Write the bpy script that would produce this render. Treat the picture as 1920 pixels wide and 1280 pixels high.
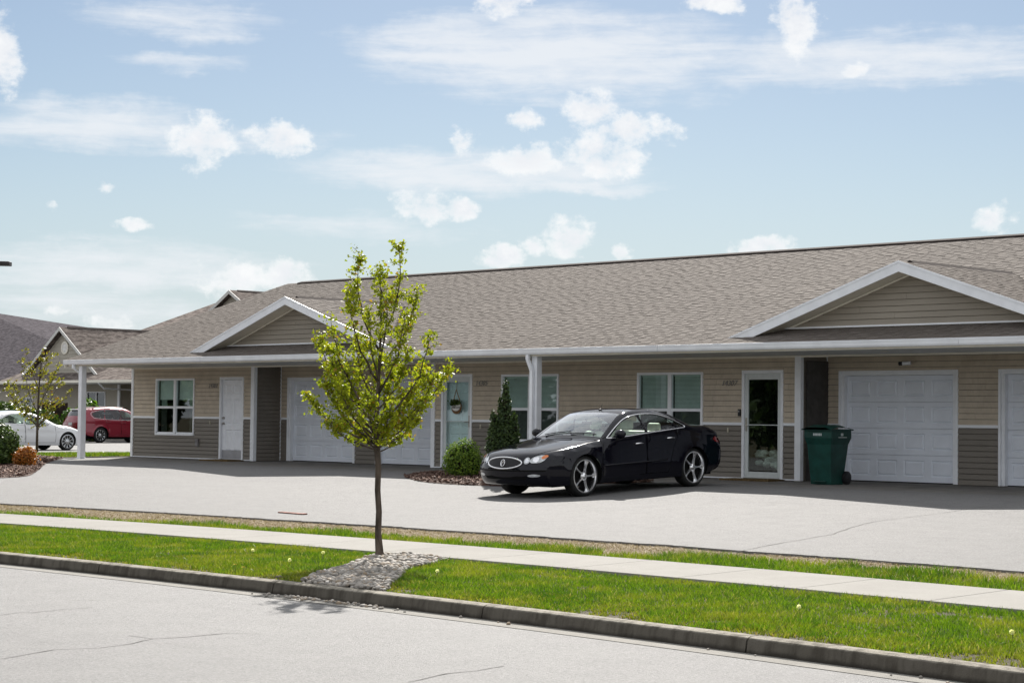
import bpy, bmesh, math, random
import numpy as np
from mathutils import Vector, Matrix, noise as mnoise
from mathutils.bvhtree import BVHTree
from mathutils.geometry import delaunay_2d_cdt
for o in list(bpy.data.objects): bpy.data.objects.remove(o)
SC = bpy.context.scene
COL = SC.collection
R = math.radians
rnd = random.Random(7)
rng = np.random.default_rng(7)

# ------------------------------------------------------------------ camera
YAW, PITCH, ROLL, CAMH = R(45.312), R(2.264), R(0.628), 1.091
FPX = 3733.33                                    # 70 mm on a 36 mm sensor, in pixels of a 1920 wide picture
R0 = Vector((math.cos(YAW), math.sin(YAW), 0)); F0 = Vector((-math.sin(YAW), math.cos(YAW), 0)); Z0 = Vector((0, 0, 1))
FW = F0 * math.cos(PITCH) + Z0 * math.sin(PITCH); UP = Z0 * math.cos(PITCH) - F0 * math.sin(PITCH)
RT = R0 * math.cos(ROLL) + UP * math.sin(ROLL); UQ = UP * math.cos(ROLL) - R0 * math.sin(ROLL)
cam = bpy.data.cameras.new('camera'); cam_o = bpy.data.objects.new('camera', cam); COL.objects.link(cam_o)
cam.lens = 70; cam.sensor_width = 36; cam.clip_start = .1; cam.clip_end = 6000
mw = Matrix.Identity(4)
for i, v in enumerate((RT, UQ, -FW)):
    for k in range(3): mw[k][i] = v[k]
mw[2][3] = CAMH
cam_o.matrix_world = mw
SC.camera = cam_o
def ray(px, py):                                 # survey helper: direction of a sight line
    return (FW + RT * ((px - 960) / FPX) - UQ * ((py - 640) / FPX))
def at_depth(px, py, d):
    r = ray(px, py); t = d / r.dot(F0); return Vector((r.x * t, r.y * t, CAMH + r.z * t))
def on_z(px, py, z):
    r = ray(px, py); t = (z - CAMH) / r.z; return Vector((r.x * t, r.y * t, z))

# ------------------------------------------------------------------ light
SUN_EL = R(36.5)
SHX, SHY = .675, -.737                           # direction in which shadows fall
sun = bpy.data.lights.new('sun', 'SUN'); sun_o = bpy.data.objects.new('sun', sun); COL.objects.link(sun_o)
sun.energy = 5.0; sun.angle = R(.53); sun.color = (1, .955, .89)
sdir = Vector((SHX * math.cos(SUN_EL), SHY * math.cos(SUN_EL), -math.sin(SUN_EL))).normalized()
sun_o.rotation_euler = sdir.to_track_quat('-Z', 'Y').to_euler()
sun_o.location = (0, 0, 40)
SC.view_settings.view_transform = 'Standard'; SC.view_settings.look = 'None'
SC.view_settings.exposure = .7; SC.view_settings.gamma = 1
SC.render.engine = 'CYCLES'
SC.cycles.max_bounces = 8; SC.cycles.transparent_max_bounces = 16

# ------------------------------------------------------------------ node helper
class NT:
    def __init__(s, tree): s.t = tree; tree.nodes.clear()
    def n(s, typ, **kw):
        nd = s.t.nodes.new(typ)
        for k, v in kw.items():
            if k == 'ins':
                for a, b in v.items(): s.set(nd.inputs[a], b)
            else: setattr(nd, k, v)
        return nd
    def set(s, inp, v):
        if isinstance(v, bpy.types.NodeSocket): s.t.links.new(v, inp)
        elif isinstance(v, bpy.types.Node): s.t.links.new(v.outputs[0], inp)
        elif hasattr(inp.default_value, '__len__') and not hasattr(v, '__len__'): inp.default_value = (v,) * len(inp.default_value)
        elif hasattr(v, '__len__') and len(v) == 3 and len(inp.default_value) == 4: inp.default_value = (*v, 1)
        else: inp.default_value = v
    def m(s, op, a, b=0., c=None, clamp=False):
        nd = s.t.nodes.new('ShaderNodeMath'); nd.operation = op; nd.use_clamp = clamp
        s.set(nd.inputs[0], a); s.set(nd.inputs[1], b)
        if c is not None: s.set(nd.inputs[2], c)
        return nd.outputs[0]
    def vm(s, op, a, b=None):
        nd = s.t.nodes.new('ShaderNodeVectorMath'); nd.operation = op; s.set(nd.inputs[0], a)
        if b is not None: s.set(nd.inputs[1], b)
        return nd.outputs['Value'] if op in ('DOT_PRODUCT', 'LENGTH') else nd.outputs[0]
    def comb(s, x, y, z):
        nd = s.t.nodes.new('ShaderNodeCombineXYZ')
        for i, v in enumerate((x, y, z)): s.set(nd.inputs[i], v)
        return nd.outputs[0]
    def noise(s, vec, scale, detail=4, rough=.55, dist=0., out='Fac'):
        nd = s.n('ShaderNodeTexNoise', ins={'Scale': scale, 'Detail': detail, 'Roughness': rough, 'Distortion': dist})
        if vec is not None: s.set(nd.inputs['Vector'], vec)
        return nd.outputs[out]
    def ramp(s, fac, stops, interp='LINEAR'):
        nd = s.n('ShaderNodeValToRGB'); nd.color_ramp.interpolation = interp; e = nd.color_ramp.elements
        while len(e) < len(stops): e.new(.5)
        for x, (p, c) in zip(e, stops): x.position = p; x.color = (*c, 1) if hasattr(c, '__len__') else (c, c, c, 1)
        s.set(nd.inputs[0], fac); return nd.outputs[0]
    def mix(s, fac, a, b, mode='MIX'):
        nd = s.t.nodes.new('ShaderNodeMix'); nd.data_type = 'RGBA'; nd.blend_type = mode
        s.set(nd.inputs[0], fac); s.set(nd.inputs[6], a); s.set(nd.inputs[7], b); return nd.outputs[2]
    def smooth(s, x, lo, hi):
        nd = s.n('ShaderNodeMapRange', interpolation_type='SMOOTHSTEP', ins={0: x, 1: lo, 2: hi, 3: 0., 4: 1.}); return nd.outputs[0]

# ------------------------------------------------------------------ sky: clear blue with cirrus bands and small cumulus
W = bpy.data.worlds.new('World'); SC.world = W; W.use_nodes = True
W.cycles.sampling_method = 'MANUAL'; W.cycles.sample_map_resolution = 512
w = NT(W.node_tree)
sky = w.n('ShaderNodeTexSky', sky_type='NISHITA', sun_disc=False, sun_elevation=SUN_EL, sun_rotation=math.atan2(-SHX, -SHY),
          altitude=200, air_density=1.0, dust_density=.45, ozone_density=1.6)
tc = w.n('ShaderNodeTexCoord').outputs['Generated']
az = w.m('ARCTAN2', w.vm('DOT_PRODUCT', tc, tuple(R0)), w.vm('DOT_PRODUCT', tc, tuple(F0)))
sep = w.n('ShaderNodeSeparateXYZ', ins={0: tc})
el = w.m('ARCSINE', sep.outputs[2])
U = w.m('MULTIPLY', az, FPX); V = w.m('MULTIPLY', el, FPX)          # sky angles, 1 unit = 0.0153 degrees
wob = w.noise(w.comb(w.m('MULTIPLY', U, .011), w.m('MULTIPLY', V, .014), .3), 1., 4, .62, out='Color')
ws = w.n('ShaderNodeSeparateColor', ins={0: wob})
U1 = w.m('ADD', U, w.m('MULTIPLY', w.m('SUBTRACT', ws.outputs[0], .5), 70.)); V1 = w.m('ADD', V, w.m('MULTIPLY', w.m('SUBTRACT', ws.outputs[1], .5), 52.))
def uv_of(px, py):
    r = ray(px, py); r.normalize(); return math.atan2(r.dot(R0), r.dot(F0)) * FPX, math.asin(r.z) * FPX
def field(blobs, P):
    acc = None
    for (px, py, rx, ry, k) in blobs:
        bu, bv = uv_of(px, py)
        nd = w.n('ShaderNodeVectorMath', operation='MULTIPLY_ADD', ins={0: P, 1: (1 / rx, 1 / ry, 0), 2: (-bu / rx, -bv / ry, 0)})
        val = w.m('MULTIPLY_ADD', w.vm('DOT_PRODUCT', nd.outputs[0], nd.outputs[0]), -k, k)
        acc = val if acc is None else w.m('MAXIMUM', acc, val)
    return w.m('MAXIMUM', acc, -1.5)
CUM = [(390, 268, 62, 46, 1), (350, 262, 40, 28, .8), (520, 262, 62, 34, 1), (1105, 205, 52, 46, 1), (1165, 245, 88, 34, 1), (1130, 290, 85, 42, 1), (985, 303, 72, 30, 1), (870, 262, 26, 24, .8),
       (985, 226, 34, 20, .8), (800, 385, 72, 30, 1), (860, 393, 40, 22, 1), (545, 512, 48, 36, 1), (440, 525, 70, 34, .6), (1070, 447, 50, 34, 1), (940, 484, 48, 22, 1), (1165, 474, 20, 16, .8), (1000, 464, 22, 18, .8),
       (1425, 466, 70, 22, 1), (1865, 415, 36, 28, .9), (1490, 35, 44, 62, 1), (1340, 4, 62, 20, .9), (945, 2, 66, 26, 1), (4, 100, 34, 80, 1), (206, 606, 40, 15, .7), (205, 350, 16, 12, .7),
       (97, 383, 14, 11, .7), (250, 416, 34, 13, .6), (112, 580, 28, 10, .7), (1605, 127, 26, 16, .8), (1250, 243, 34, 13, .6)]
CIR = [(1050, 105, 400, 100, 1), (880, 90, 240, 70, 1), (1680, 108, 420, 58, .85), (170, 236, 300, 56, .85), (400, 262, 220, 30, .6), (880, 325, 360, 50, .95), (1080, 352, 190, 18, .9), (690, 428, 260, 30, .45),
       (220, 500, 320, 56, .8), (330, 30, 190, 40, .7), (350, 118, 120, 18, .45), (380, 70, 110, 22, .6), (300, 590, 420, 40, .5), (60, 560, 300, 40, .5), (1500, 150, 300, 26, .5)]
B = field(CUM, w.comb(U1, V1, 0.))
fine = w.noise(w.comb(w.m('MULTIPLY', U, .02), w.m('MULTIPLY', V, .024), 2.7), 1., 7, .64)
big = w.noise(w.comb(w.m('MULTIPLY', az, 4.), w.m('MULTIPLY', el, 7.), 5.), 1., 3, .55)
inview = w.m('MULTIPLY', w.smooth(w.m('ABSOLUTE', U), 1500., 1050.), w.smooth(V, 1150., 840.))
away = w.m('MULTIPLY', w.m('SUBTRACT', 1., inview), w.m('MULTIPLY', w.m('SUBTRACT', big, .42), 9.))  # unseen cumulus outside the view, cover raised to lift the shade fill
Bc = w.m('MAXIMUM', B, w.m('MINIMUM', w.m('SUBTRACT', away, w.m('MULTIPLY', inview, 2.)), 1.))
cum = w.smooth(w.m('ADD', Bc, w.m('MULTIPLY', w.m('SUBTRACT', fine, .5), 4.4)), -.3, 1.15)
streak = w.noise(w.comb(w.m('MULTIPLY', U, .0032), w.m('MULTIPLY', V, .03), 8.), 1., 5, .62, .35)
wisp = w.noise(w.comb(w.m('MULTIPLY', U, .012), w.m('MULTIPLY', V, .035), 1.), 1., 5, .65, .5)
C = field(CIR, w.comb(w.m('ADD', U, w.m('MULTIPLY', w.m('SUBTRACT', ws.outputs[2], .5), 120.)), V1, 0.))
cir = w.m('MULTIPLY', w.smooth(w.m('ADD', C, w.m('MULTIPLY', w.m('SUBTRACT', w.m('ADD', w.m('MULTIPLY', streak, .65), w.m('MULTIPLY', wisp, .35)), .5), 2.6)), -.15, 1.15), .8)
cir = w.m('MAXIMUM', cir, w.m('MULTIPLY', w.m('SUBTRACT', 1., inview), w.m('MULTIPLY', w.smooth(wisp, .25, .58), .85)))      # thin cloud added over the unseen sky to brighten the shade
haze = w.m('MULTIPLY', w.smooth(V, 600., 60.), .72)
SKY_S = .05
blue = w.mix(1., sky.outputs[0], (.91, .92, .94), 'MULTIPLY')
c1 = w.mix(haze, blue, (6.7, 8.2, 9.5))
c2 = w.mix(cir, c1, (10.9, 11.2, 11.6))
shade = w.smooth(w.m('ADD', w.m('MULTIPLY', fine, .9), w.m('MULTIPLY', w.m('SUBTRACT', 1., cum), .5)), .3, .75)
c3 = w.mix(w.m('MULTIPLY', cum, .93), c2, w.mix(shade, (10.1, 10.4, 11.0), (12.3, 12.4, 12.4)))
bg = w.n('ShaderNodeBackground', ins={0: c3, 1: SKY_S})
w.t.links.new(bg.outputs[0], w.n('ShaderNodeOutputWorld').inputs[0])

# ------------------------------------------------------------------ object helpers
def tag(o, label=None, cat=None, group=None, kind=None):
    if label: o['label'] = label
    if cat: o['category'] = cat
    if group: o['group'] = group
    if kind: o['kind'] = kind
    return o
def thing(name, label, cat, loc=(0, 0, 0), rz=0., group=None):
    o = bpy.data.objects.new(name, None); COL.objects.link(o); o.empty_display_size = .2
    o.location = loc; o.rotation_euler = (0, 0, rz)
    return tag(o, label, cat, group)
class MB:
    def __init__(s): s.v = []; s.f = []
    def add(s, vs, fs):
        n = len(s.v); s.v += [tuple(v) for v in vs]; s.f += [tuple(i + n for i in f) for f in fs]; return s
    def box(s, x0, x1, y0, y1, z0, z1):
        return s.add([(x0, y0, z0), (x1, y0, z0), (x1, y1, z0), (x0, y1, z0), (x0, y0, z1), (x1, y0, z1), (x1, y1, z1), (x0, y1, z1)],
                     [(0, 3, 2, 1), (4, 5, 6, 7), (0, 1, 5, 4), (1, 2, 6, 5), (2, 3, 7, 6), (3, 0, 4, 7)])
    def quad(s, a, b, c, d): return s.add([a, b, c, d], [(0, 1, 2, 3)])
    def prism(s, poly, ax, a0, a1):              # closed outline pushed along axis ax ('x','y','z')
        n = len(poly)
        def mk(p, a): return {'x': (a, p[0], p[1]), 'y': (p[0], a, p[1]), 'z': (p[0], p[1], a)}[ax]
        return s.add([mk(p, a0) for p in poly] + [mk(p, a1) for p in poly],
                     [tuple(range(n)), tuple(range(2 * n - 1, n - 1, -1))] + [(i, i + n, (i + 1) % n + n, (i + 1) % n) for i in range(n)])
    def tube(s, pts, rad, seg=8, cap=True):
        pts = [Vector(p) for p in pts]; n = len(pts); rr = rad if hasattr(rad, '__len__') else [rad] * n
        ring = []; ref = Vector((.31, .2, .93))
        for i, p in enumerate(pts):
            t = (pts[min(i + 1, n - 1)] - pts[max(i - 1, 0)])
            t = t.normalized() if t.length > 1e-9 else Vector((0, 0, 1))
            if i == 0:
                a = t.cross(ref); a = a.normalized() if a.length > 1e-4 else t.cross(Vector((1, 0, 0))).normalized()
            else:
                a = (a - t * a.dot(t)).normalized()
            b = t.cross(a); base = len(s.v)
            for k in range(seg):
                q = 2 * math.pi * k / seg; s.v.append(tuple(p + a * (rr[i] * math.cos(q)) + b * (rr[i] * math.sin(q))))
            ring.append(base)
        for i in range(n - 1):
            for k in range(seg):
                k2 = (k + 1) % seg; s.f.append((ring[i] + k, ring[i] + k2, ring[i + 1] + k2, ring[i + 1] + k))
        if cap: s.f.append(tuple(ring[0] + k for k in range(seg))[::-1]); s.f.append(tuple(ring[-1] + k for k in range(seg)))
        return s
    def lathe(s, prof, seg=24, M=None, close=False):   # prof: (radius, axial) about local z
        n = len(prof); base = len(s.v); M = M or Matrix.Identity(4)
        for k in range(seg):
            q = 2 * math.pi * k / seg
            for (r_, a) in prof: s.v.append(tuple(M @ Vector((r_ * math.cos(q), r_ * math.sin(q), a))))
        for k in range(seg):
            k2 = (k + 1) % seg
            for i in range(n if close else n - 1):
                j = (i + 1) % n; s.f.append((base + k * n + i, base + k2 * n + i, base + k2 * n + j, base + k * n + j))
        return s
    def ball(s, c, r, seg=8, rings=5):
        r = r if hasattr(r, '__len__') else (r, r, r); base = len(s.v)
        for i in range(rings + 1):
            th = math.pi * i / rings
            for k in range(seg):
                q = 2 * math.pi * k / seg; s.v.append((c[0] + r[0] * math.sin(th) * math.cos(q), c[1] + r[1] * math.sin(th) * math.sin(q), c[2] + r[2] * math.cos(th)))
        for i in range(rings):
            for k in range(seg):
                k2 = (k + 1) % seg; s.f.append((base + i * seg + k, base + (i + 1) * seg + k, base + (i + 1) * seg + k2, base + i * seg + k2))
        return s
    def mesh(s, name, mat=None, smooth=False, off=None):
        me = bpy.data.meshes.new(name)
        v = s.v if off is None else [(a - off[0], b - off[1], c - off[2]) for a, b, c in s.v]
        me.from_pydata(v, [], s.f); me.validate(); me.update()
        if mat: me.materials.append(mat)
        if smooth: me.polygons.foreach_set('use_smooth', [True] * len(me.polygons))
        return me
    def build(s, name, mat, parent=None, smooth=False, bevel=0., world=True, kind=None, autosmooth=None):
        off = None
        if parent is not None and world:
            off = parent.location.copy(); p = parent.parent
            while p is not None: off = off + p.location; p = p.parent
        o = bpy.data.objects.new(name, s.mesh(name, mat, smooth, off)); COL.objects.link(o)
        if parent is not None: o.parent = parent
        if bevel:
            b = o.modifiers.new('bevel', 'BEVEL'); b.width = bevel; b.segments = 2; b.limit_method = 'ANGLE'; b.angle_limit = R(50)
        if autosmooth:
            o.data.polygons.foreach_set('use_smooth', [True] * len(o.data.polygons)); o.data.set_sharp_from_angle(angle=R(autosmooth))
        if kind: o['kind'] = kind
        return o
def soup(name, V, F, mat, parent=None, kind=None, smooth=False):     # numpy vertices / faces (n x k)
    me = bpy.data.meshes.new(name); k = F.shape[1]
    me.vertices.add(len(V)); me.vertices.foreach_set('co', np.ascontiguousarray(V, dtype=np.float32).ravel())
    me.loops.add(F.size); me.loops.foreach_set('vertex_index', np.ascontiguousarray(F, dtype=np.int32).ravel())
    me.polygons.add(len(F)); me.polygons.foreach_set('loop_start', np.arange(0, F.size, k, dtype=np.int32))
    try: me.polygons.foreach_set('loop_total', np.full(len(F), k, dtype=np.int32))
    except Exception: pass
    me.update(calc_edges=True)
    if smooth: me.polygons.foreach_set('use_smooth', [True] * len(F))
    me.materials.append(mat)
    o = bpy.data.objects.new(name, me); COL.objects.link(o)
    if parent is not None: o.parent = parent; o.location = -(parent.location)
    if kind: o['kind'] = kind
    return o
def text_mesh(txt, size, shear=0., extrude=.004, spacing=1.):
    cu = bpy.data.curves.new('lettering', 'FONT'); cu.body = txt; cu.size = size; cu.shear = shear; cu.extrude = extrude; cu.align_x = 'CENTER'; cu.space_character = spacing
    cu.resolution_u = 3
    t = bpy.data.objects.new('lettering', cu); COL.objects.link(t)
    dg = bpy.context.evaluated_depsgraph_get(); me = bpy.data.meshes.new_from_object(t.evaluated_get(dg))
    bpy.data.objects.remove(t); return me
def text_obj(name, txt, size, M, mat, parent, shear=0., extrude=.004, spacing=1.):
    me = text_mesh(txt, size, shear, extrude, spacing); me.materials.append(mat)
    o = bpy.data.objects.new(name, me); COL.objects.link(o); o.parent = parent
    off = Matrix.Translation(-parent.location) if parent.parent is None else Matrix.Translation(-(parent.location + parent.parent.location))
    o.matrix_local = off @ M if parent.rotation_euler.z == 0 else M
    return o

# ------------------------------------------------------------------ materials
def new_mat(name):
    m = bpy.data.materials.new(name); m.use_nodes = True; return m, NT(m.node_tree)
def surf(name, col, rough=.6, spec=.5, metal=0., var=.12, vscale=6., bump=0., bscale=60., col2=None, coat=0., trans=0., aniso=(1, 1, 1)):
    m, t = new_mat(name)
    co = t.n('ShaderNodeTexCoord').outputs['Object']
    co = t.vm('MULTIPLY', co, aniso)
    nz = t.noise(co, vscale, 6, .6)
    c2 = col2 if col2 else tuple(c * (1 - var * 2) for c in col)
    c1 = col if col2 else tuple(min(1, c * (1 + var)) for c in col)
    cc = t.mix(t.smooth(nz, .3, .7), c2, c1)
    b = t.n('ShaderNodeBsdfPrincipled', ins={'Base Color': cc, 'Roughness': rough, 'Metallic': metal, 'Specular IOR Level': spec, 'Coat Weight': coat})
    if coat: b.inputs['Coat Roughness'].default_value = .03
    if bump:
        bn = t.n('ShaderNodeBump', ins={'Strength': bump, 'Distance': .02, 'Height': t.noise(co, bscale, 5, .6)}); t.set(b.inputs['Normal'], bn.outputs[0])
    out = t.n('ShaderNodeOutputMaterial'); t.t.links.new(b.outputs[0], out.inputs[0])
    return m
def leafmat(name, c1, c2, c3=None, trans=.45, rough=.45):
    m, t = new_mat(name)
    rd = t.n('ShaderNodeNewGeometry').outputs['Random Per Island']
    co = t.n('ShaderNodeTexCoord').outputs['Object']
    cc = t.mix(t.smooth(t.m('ADD', t.m('MULTIPLY', rd, .6), t.m('MULTIPLY', t.noise(co, 5., 3), .5)), .25, .85), c1, c2)
    if c3: cc = t.mix(t.smooth(rd, .93, .96), cc, c3)
    b = t.n('ShaderNodeBsdfPrincipled', ins={'Base Color': cc, 'Roughness': rough, 'Specular IOR Level': .4})
    tr = t.n('ShaderNodeBsdfTranslucent', ins={0: t.mix(1., cc, (1.15, 1.2, .6), 'MULTIPLY')})
    mx = t.n('ShaderNodeMixShader', ins={0: trans}); t.t.links.new(b.outputs[0], mx.inputs[1]); t.t.links.new(tr.outputs[0], mx.inputs[2])
    out = t.n('ShaderNodeOutputMaterial'); t.t.links.new(mx.outputs[0], out.inputs[0]); return m
def glassmat(name, tint, refl=1., ior=1.5):
    m, t = new_mat(name)
    bf = t.n('ShaderNodeNewGeometry').outputs['Backfacing']
    fr = t.n('ShaderNodeFresnel', ins={0: t.m('ADD', ior, t.m('MULTIPLY', bf, 1 / ior - ior))})   # same reflectance on both faces of a pane
    tr = t.n('ShaderNodeBsdfTransparent', ins={0: tint}); gl = t.n('ShaderNodeBsdfGlossy', ins={0: (.95, .97, 1), 'Roughness': .01})
    mx = t.n('ShaderNodeMixShader', ins={0: t.m('MULTIPLY', fr.outputs[0], refl, clamp=True)})
    t.t.links.new(tr.outputs[0], mx.inputs[1]); t.t.links.new(gl.outputs[0], mx.inputs[2])
    out = t.n('ShaderNodeOutputMaterial'); t.t.links.new(mx.outputs[0], out.inputs[0]); return m
M = {}
M['tan'] = surf('tan_shake_vinyl', (.57, .49, .39), .6, .3, var=.05, vscale=3, bump=.15, bscale=90)
M['taupe'] = surf('taupe_lap_vinyl', (.205, .183, .157), .55, .35, var=.05, vscale=3, bump=.1, bscale=80, aniso=(.2, 1, 1))
M['gable'] = surf('gable_lap_vinyl', (.32, .285, .235), .55, .35, var=.05, vscale=3, bump=.1, bscale=80, aniso=(.2, 1, 1))
M['white'] = surf('white_vinyl_trim', (.87, .89, .93), .45, .4, var=.03, vscale=4)
M['gutter'] = surf('white_aluminium_gutter', (.88, .9, .94), .32, .5, var=.04, vscale=2)
M['cream'] = surf('cream_trim', (.84, .8, .7), .5, .4, var=.03)
M['soffit'] = surf('soffit_panel', (.6, .6, .58), .6, .3, var=.04, vscale=1.5)
M['door'] = surf('white_door_paint', (.88, .9, .95), .4, .4, var=.03)
M['garage'] = surf('white_garage_steel', (.8, .84, .92), .42, .4, var=.03, vscale=2)
M['stormdoor'] = surf('pale_storm_door', (.66, .7, .7), .4, .4, var=.03)
M['steel'] = surf('brushed_nickel', (.45, .43, .4), .3, .5, metal=1., var=.05)
M['kick'] = surf('kick_plate', (.42, .42, .45), .4, .5, metal=.6, var=.06)
M['black'] = surf('black_plastic', (.015, .015, .017), .4, .4, var=.1)
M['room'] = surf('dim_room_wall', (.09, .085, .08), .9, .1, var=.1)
M['blind'] = surf('white_blind_slats', (.82, .85, .84), .6, .3, var=.03)
M['curtain'] = surf('pale_curtain', (.45, .5, .46), .9, .1, var=.1)
M['screen'] = surf('insect_screen', (.05, .055, .06), .8, .2, var=.1)
M['concrete'] = surf('porch_concrete', (.19, .18, .168), .85, .2, var=.12, vscale=2.5, bump=.3, bscale=120)
M['bark'] = surf('grey_brown_bark', (.12, .095, .078), .9, .15, var=.3, vscale=14, bump=1., bscale=55, aniso=(1, 1, .25))
M['glass'] = glassmat('window_glass', (.86, .93, .91), 1.5)
M['dkglass'] = glassmat('screened_glass', (.55, .58, .57), 1.2)
M['stormglass'] = glassmat('storm_door_glass', (.88, .95, .94), 1.0)
M['stormglass2'] = glassmat('dark_storm_door_glass', (.8, .86, .83), 1.3)
M['rope'] = surf('jute_rope', (.3, .2, .11), .9, .1)
M['mat'] = surf('brown_coir_mat', (.16, .11, .055), .95, .05, var=.2, vscale=30, bump=.6, bscale=200)
M['number'] = surf('grey_metal_numeral', (.27, .26, .25), .5, .4)
M['lampdisc'] = surf('recessed_lamp_lens', (.75, .68, .5), .5, .3)
# ================================================================== ground, lot, street
YW, YR, YG = 30.81, 31.66, 28.69                 # front wall, recessed garage wall, gutter front
def sm(x, a, b):
    t = min(1., max(0., (x - a) / (b - a))); return t * t * (3 - 2 * t)
def bend(x):                                     # the street bows slightly in plan
    d = x + 17.; a = min(abs(d), 12.); return .0055 * a * a + .132 * (abs(d) - a)
ZK = [(-200, -.3), (-30, -.12), (-2, -.02), (0, 0), (2.3, -.045), (3.6, -.06), (4.6, -.085), (6.4, -.185), (12.7, -.385), (14.3, -.44), (15.7, -.47), (18.6, -.5), (60, -.6), (400, -1.)]
def zs(s):
    return float(np.interp(s, [k[0] for k in ZK], [k[1] for k in ZK]))
def sprime(x, y):
    s = YW - y; return s - bend(x) * sm(s, 7., 13.)
def G(x, y):
    z = zs(sprime(x, y)); k = sm(-x, 46.5, 60.) * sm(y, 20., 28.)
    return z * (1 - k) - .24 * k
def y_of(s, x): return YW - s - bend(x)          # for s beyond the car park
def ground_mat(name, stops, scale, detail=6, bump=.5, bscale=150., rough=.9, speck=None, big=.25):
    m, t = new_mat(name); co = t.n('ShaderNodeTexCoord').outputs['Object']
    a = t.noise(co, scale, detail, .6); b = t.noise(co, scale * .08, 4, .55)
    cc = t.ramp(t.m('ADD', t.m('MULTIPLY', a, 1 - big), t.m('MULTIPLY', b, big)), stops)
    if speck:                                     # old drips, worn streaks along the drive, dusty patches
        st = t.noise(t.vm('MULTIPLY', co, (.5, 1.6, 1.)), .8, 5, .7); dr = t.noise(co, 1.9, 3, .5)
        cc = t.mix(t.m('MULTIPLY', t.smooth(st, .55, .72), .22), cc, (.12, .118, .115)); cc = t.mix(t.m('MULTIPLY', t.smooth(dr, .7, .78), .4), cc, (.09, .088, .085))
    if speck:
        vo = t.n('ShaderNodeTexVoronoi', ins={'Vector': co, 'Scale': speck[0]}); vc = t.n('ShaderNodeSeparateColor', ins={0: vo.outputs['Color']})
        cc = t.mix(t.m('MULTIPLY', t.smooth(vc.outputs[0], .15, .95), speck[2]), cc, speck[1], 'MIX')
        cc = t.mix(t.m('MULTIPLY', t.smooth(vc.outputs[1], .75, 1.), speck[2] * .8), cc, (.08, .08, .085))
    bs = t.n('ShaderNodeBsdfPrincipled', ins={'Base Color': cc, 'Roughness': rough, 'Specular IOR Level': .25})
    bn = t.n('ShaderNodeBump', ins={'Strength': bump, 'Distance': .015, 'Height': t.noise(co, bscale, 4, .65)}); t.set(bs.inputs['Normal'], bn.outputs[0])
    t.t.links.new(bs.outputs[0], t.n('ShaderNodeOutputMaterial').inputs[0]); return m
M['asphalt'] = ground_mat('pale_worn_asphalt', [(.25, (.11, .108, .107)), (.5, (.138, .135, .133)), (.75, (.16, .157, .153))], 3., speck=(75., (.26, .255, .25), .4), bump=.6, bscale=170, rough=.78)
M['road'] = ground_mat('street_asphalt', [(.25, (.15, .148, .147)), (.5, (.174, .171, .169)), (.75, (.194, .191, .188))], 2.2, speck=(65., (.27, .264, .26), .45), bump=.7, bscale=150, rough=.74)
M['walk'] = ground_mat('sidewalk_concrete', [(.3, (.235, .223, .204)), (.55, (.268, .256, .235)), (.8, (.295, .282, .258))], 1.6, bump=.25, bscale=200)
M['pan'] = ground_mat('gutter_pan_concrete', [(.3, (.19, .18, .162)), (.6, (.26, .248, .225)), (.8, (.29, .277, .25))], 4., bump=.4, bscale=150)
M['soil'] = ground_mat('lawn_soil', [(.3, (.035, .028, .014)), (.5, (.06, .05, .022)), (.75, (.11, .09, .05))], 14., bump=1., bscale=80)
M['dirt'] = ground_mat('dry_straw_dirt', [(.3, (.13, .095, .06)), (.5, (.24, .185, .125)), (.75, (.33, .27, .19))], 22., bump=1., bscale=120)
M['mulchbed'] = ground_mat('dark_mulch_soil', [(.3, (.05, .03, .022)), (.7, (.13, .075, .055))], 20., bump=1., bscale=120)
def sheet(name, xs, ss, mat, zoff, street=True, edge=None, skirt=0., kind='structure'):
    m = MB(); nx, ns = len(xs), len(ss)
    for j, s in enumerate(ss):
        for i, x in enumerate(xs):
            e = edge(x) if edge and j == ns - 1 else 0.
            y = y_of(s + e, x) if street else YW - s - bend(x) * sm(s, 7., 13.)
            m.v.append((x, y, G(x, y) + zoff))
    for j in range(ns - 1):
        for i in range(nx - 1): a = j * nx + i; m.f.append((a, a + nx, a + nx + 1, a + 1))
    if skirt:
        b = len(m.v); j = ns - 1
        for i in range(nx): v = m.v[j * nx + i]; m.v.append((v[0], v[1], v[2] - skirt))
        for i in range(nx - 1): a = j * nx + i; m.f.append((a, b + i, b + i + 1, a + 1))
    o = m.build(name, mat, smooth=False); tag(o, kind=kind); return o
def lin(a, b, st): n = max(1, int(round((b - a) / st))); return [a + (b - a) * i / n for i in range(n + 1)]
# base ground: one sheet to the horizon, kept below every surface laid on it
m = MB(); gx = [-3000, -900, -400, -250, -180] + lin(-140, 30, 2.) + [60, 120, 300, 900, 3000]; gy = [-3000, -800, -200, -60, -20] + lin(-4, 110, 2.) + [140, 200, 400, 900, 3000]
for y in gy:
    for x in gx: m.v.append((x, y, G(x, y) - (.045 if sprime(x, y) < 18.3 else .3)))
for j in range(len(gy) - 1):
    for i in range(len(gx) - 1): a = j * len(gx) + i; m.f.append((a, a + 1, a + len(gx) + 1, a + len(gx)))
tag(m.build('ground', M['soil'], smooth=True), kind='structure')
def lot_edge(x): return .07 * mnoise.noise((x * .8, 0, 0)) + .06 * mnoise.noise((x * 2.9, 5, 0)) + .05 * mnoise.noise((x * 9, 0, 2))
lot = sheet('parking_lot', lin(-53, 12, .1), [2.3] + lin(3, 12.2, .6) + [12.72], M['asphalt'], .012, street=False, edge=lambda x: 0 if x is None else 0, skirt=.07)
for v in lot.data.vertices:                      # ragged outer edge
    if sprime(v.co.x, v.co.y) > 12.5: v.co.y -= lot_edge(v.co.x)
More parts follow.
